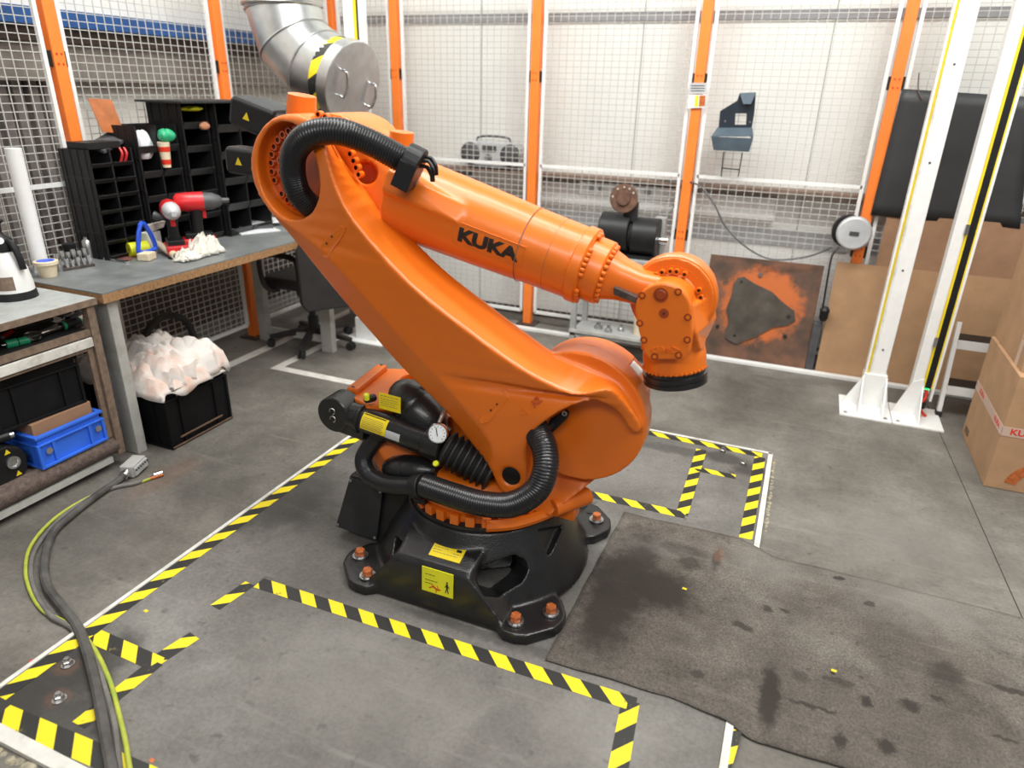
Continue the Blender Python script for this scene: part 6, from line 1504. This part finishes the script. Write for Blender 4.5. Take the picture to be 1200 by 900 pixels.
for s_ in (-1, 1):
    y = cy_ + s_*.26
    G().tube(smoothpath([(cx_ + .10, y - s_*.06, .42), (cx_ + .12, y, .44), (cx_ + .13, y, .60), (cx_ + .08, y, .655), (cx_ - .12, y, .655), (cx_ - .17, y, .60), (cx_ - .14, y, .45), (cx_ - .08, y - s_*.06, .42)], 5), .017, 8).ok('armrest', 'darkfab', t, smooth=True)

# grey felt mat with stains
mat_m = ground_mat('felt_mat', (.070, .060, .050), (.115, .10, .085), (.18, .162, .14),
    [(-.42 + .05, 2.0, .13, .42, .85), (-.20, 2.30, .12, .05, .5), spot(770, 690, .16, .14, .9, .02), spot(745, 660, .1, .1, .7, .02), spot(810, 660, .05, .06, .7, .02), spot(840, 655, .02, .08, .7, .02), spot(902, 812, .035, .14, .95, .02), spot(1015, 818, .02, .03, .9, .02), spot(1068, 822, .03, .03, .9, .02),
     spot(1040, 872, .03, .03, .9, .02), spot(985, 865, .02, .03, .9, .02), spot(1110, 785, .07, .06, .75, .02), spot(1020, 705, .02, .02, .7, .02), spot(900, 710, .02, .02, .8, .02), spot(920, 712, .02, .015, .8, .02), spot(870, 735, .04, .02, .7, .02), spot(985, 795, .05, .02, .6, .02), spot(1185, 805, .08, .015, .8, .02),
     spot(1180, 862, .05, .01, .7, .02), spot(955, 825, .08, .012, .8, .02), spot(985, 675, .02, .012, .9, .02), spot(818, 790, .025, .02, .7, .02), spot(940, 790, .03, .03, .5, .02), spot(1100, 815, .02, .015, .8, .02), spot(720, 620, .05, .02, .5, .02)],
    130, 2.1, .9, mott=.22, pale=[spot(1080, 700, .35, .2, .35, .02), spot(900, 660, .2, .15, .25, .02), spot(760, 640, .15, .05, .25, .02)], spotcol=(.032, .026, .022), rust=[spot(843, 650, .02, .06, .35, .02)])
g = G(); nx, ny = 110, 44
from mathutils import noise as _nz
def mat_edge(x, lo):
    k = [(-.48, 2.462), (.0, 2.475), (.05, 2.44), (.14, 2.425), (.4, 2.43), (1.9, 2.42)] if not lo else [(-.49, 1.56), (-.1, 1.575), (.06, 1.555), (.14, 1.53), (.4, 1.545), (1.9, 1.5)]
    for (a, va), (b, vb) in zip(k, k[1:]):
        if x <= b: return va + (vb - va)*max(0, (x - a)/(b - a))
    return k[-1][1]
for j in range(ny+1):
    for i in range(nx+1):
        x = -.478 + 2.3*i/nx; v = j/ny
        wl = .006*_nz.noise(V((v*6, 0, 1))); xx = x + (wl - .02*(1-v))*(1 - i/nx) + (.035 if False else 0)
        y = mat_edge(x, True)*(1-v) + mat_edge(x, False)*v + .004*_nz.noise(V((x*9, v*2, 5)))
        ze = PZ if x < .04 else (PZ*max(0, 1 - (x - .04)/.09)); 
        z = ze + .0075 + .003*_nz.noise(V((x*5, y*5, 2))) + .006*math.exp(-((x-.06)/.03)**2)
        g.v.append(V((xx, y, z)))
g.f = [[j*(nx+1)+i, j*(nx+1)+i+1, (j+1)*(nx+1)+i+1, (j+1)*(nx+1)+i] for j in range(ny) for i in range(nx)]
o = g.ok('floor_mat', mat_m, label='dirty grey felt mat with dark oil stains on the floor right of the robot', cat='mat', base=(0, 0, 0), smooth=True)
sd = o.modifiers.new('t', 'SOLIDIFY'); sd.thickness = .004; sd.offset = -1

# cables on the floor
def gpt(px_, py_, r_):
    q = P(px_, py_, z=PZ); on = -1.92 < q.x < .06 and .70 < q.y < 3.3
    z = (PZ if on else 0) + r_ + .0008; return P(px_, py_, z=z)
def cable(pts, r_, m, lab, name='floor_cable', n=10, lift=0, tips=None):
    g = G().tube(smoothpath([gpt(a, b, r_) + V((0,0,lift)) for a, b in pts], 8), r_, n); o = g.ok(name, m, label=lab, cat='cable', smooth=True, group='cables on the floor at the left'); return o
M['cabledirty'] = mat('dusty_black_cable', (.085, .08, .075), .7, var=.35, vscale=12)
M['cablegrey'] = mat('grey_cable', (.16, .15, .14), .6, var=.25, vscale=14)
M['cablegy'] = mat('green_yellow_wire', (.42, .46, .06), .5, var=.15, vscale=25, dirt=(.12, .3, .05), dirt_amt=.8, dscale=14)
cable([(135, 930), (131, 900), (126, 875), (118, 831), (111, 797), (102, 763), (91, 735), (73, 711), (56, 688), (52, 660), (61, 626), (82, 605), (110, 583), (136, 565), (147, 556)], .0155, 'cabledirty', 'thickest dusty black cable running from the grey connector to the bottom edge')
cable([(143, 930), (139, 890), (134, 848), (125, 814), (116, 786), (104, 762), (84, 736), (60, 722), (43, 698), (36, 670), (42, 643), (66, 612), (98, 588), (132, 572), (160, 566), (178, 557)], .0085, 'cablegrey', 'thin grey cable between the thick black cable and the green yellow wire')
cable([(158, 930), (152, 900), (147, 869), (138, 831), (130, 802), (116, 770), (99, 746), (76, 729), (51, 716), (36, 694), (30, 668), (36, 640), (60, 611), (94, 588), (130, 573), (160, 566), (176, 561)], .0068, 'cablegy', 'thin green and yellow earth wire looping on the floor at the left')
G().cyl(gpt(176, 561, .007), gpt(191, 556, .007), .0075, n=10).ok('wire_end', 'boltor', label='orange end sleeve of the earth wire beside the chrome plug', cat='sleeve', smooth=True, ang=40)
# grey connector at the foot of the bench leg
c = P(157, 549, z=.02)
t = thing('heavy_connector', c, 'grey industrial connector housing lying at the foot of the bench leg', 'connector')
u = (P(172, 536, z=.02) - P(146, 560, z=.02)).normalized(); s_ = V((-u.y, u.x, 0))
G().obox(c + V((0,0,.012)), u, s_, V((0,0,1)), (.055, .03, .028)).ok('housing', 'ltgrey', t, bevel=.005)
G().obox(c - s_*.035 + V((0,0,.012)), u, s_, V((0,0,1)), (.05, .004, .02)).ok('clip', 'silver', t, bevel=.002)
G().cyl(c - u*.055 + V((0,0,.012)), c - u*.085 + V((0,0,.008)), .02, n=16).ok('cable_gland', 'chrome', t, smooth=True, ang=40)
for k in range(6):
    p = c + u*(-.045 + k*.018) - s_*.037 + V((0,0,.02)); G().cyl(p, p - s_*.006, .004, n=8).ok('contact_pin', 'ink', t)
G().cyl(P(180, 557, z=.014), P(190, 554, z=.014), .011, n=14).ok('cable_plug', 'chrome', label='small chrome plug at the end of the grey cable', cat='plug', smooth=True, ang=40)
# floor anchor bolts
for i, (a, b, lab) in enumerate(((70, 820, 'hex floor bolt nearest the camera at lower left'), (80, 779, 'hex floor bolt at lower left close to the cables'), (847, 530, 'floor bolt at back right of the plate near the short hazard tape'), (871, 545, 'floor bolt at back right nearest the plate corner'))):
    q = P(a, b, z=PZ); t = thing('floor_bolt', q, lab, 'bolt', 'hex bolts anchoring the floor plate')
    G().cyl(q, q + V((0,0,.004)), .019 if i < 2 else .015, n=20).ok('washer', 'steel', t); G().lathe([(.004, .0145), (.016, .0145), (.018, .012), (.018, .008), (.026, .008)], q, (0,0,1), 6).ok('hex_head', 'steel', t)
# drilled holes in the plate by the base
for (a, b, l) in ((687, 645, 'small drilled hole in the plate, upper one right of the robot base'), (667, 687, 'small drilled hole in the plate, lower one right of the robot base')):
    q = P(a, b, z=PZ); G().cyl(q, q + V((0,0,.0006)), .011, n=16).ok('drilled_hole', 'ink', label=l, cat='hole')
# scraps
for (a, b, m, l, z_) in ((977, 786, 'yellow', 'tiny yellow scrap on the right half of the grey mat', .018), (802, 690, 'yellow', 'tiny yellow scrap on the dark oily part of the grey mat', .0245), (171, 716, 'yellow', 'tiny yellow scrap on the plate left of the front tape', PZ), (37, 775, 'redink', 'small red paint fleck beside the left plate edge', 0), (178, 891, 'boltor', 'tiny orange crumb near the cables at the bottom', PZ)):
    q = P(a, b, z=z_); G().prism([q + V((-.008,-.004,0)), q + V((.007,-.006,0)), q + V((.009,.004,0)), q + V((-.006,.006,0))], (0,0,.0012)).ok('scrap', m, label=l, cat='scrap')
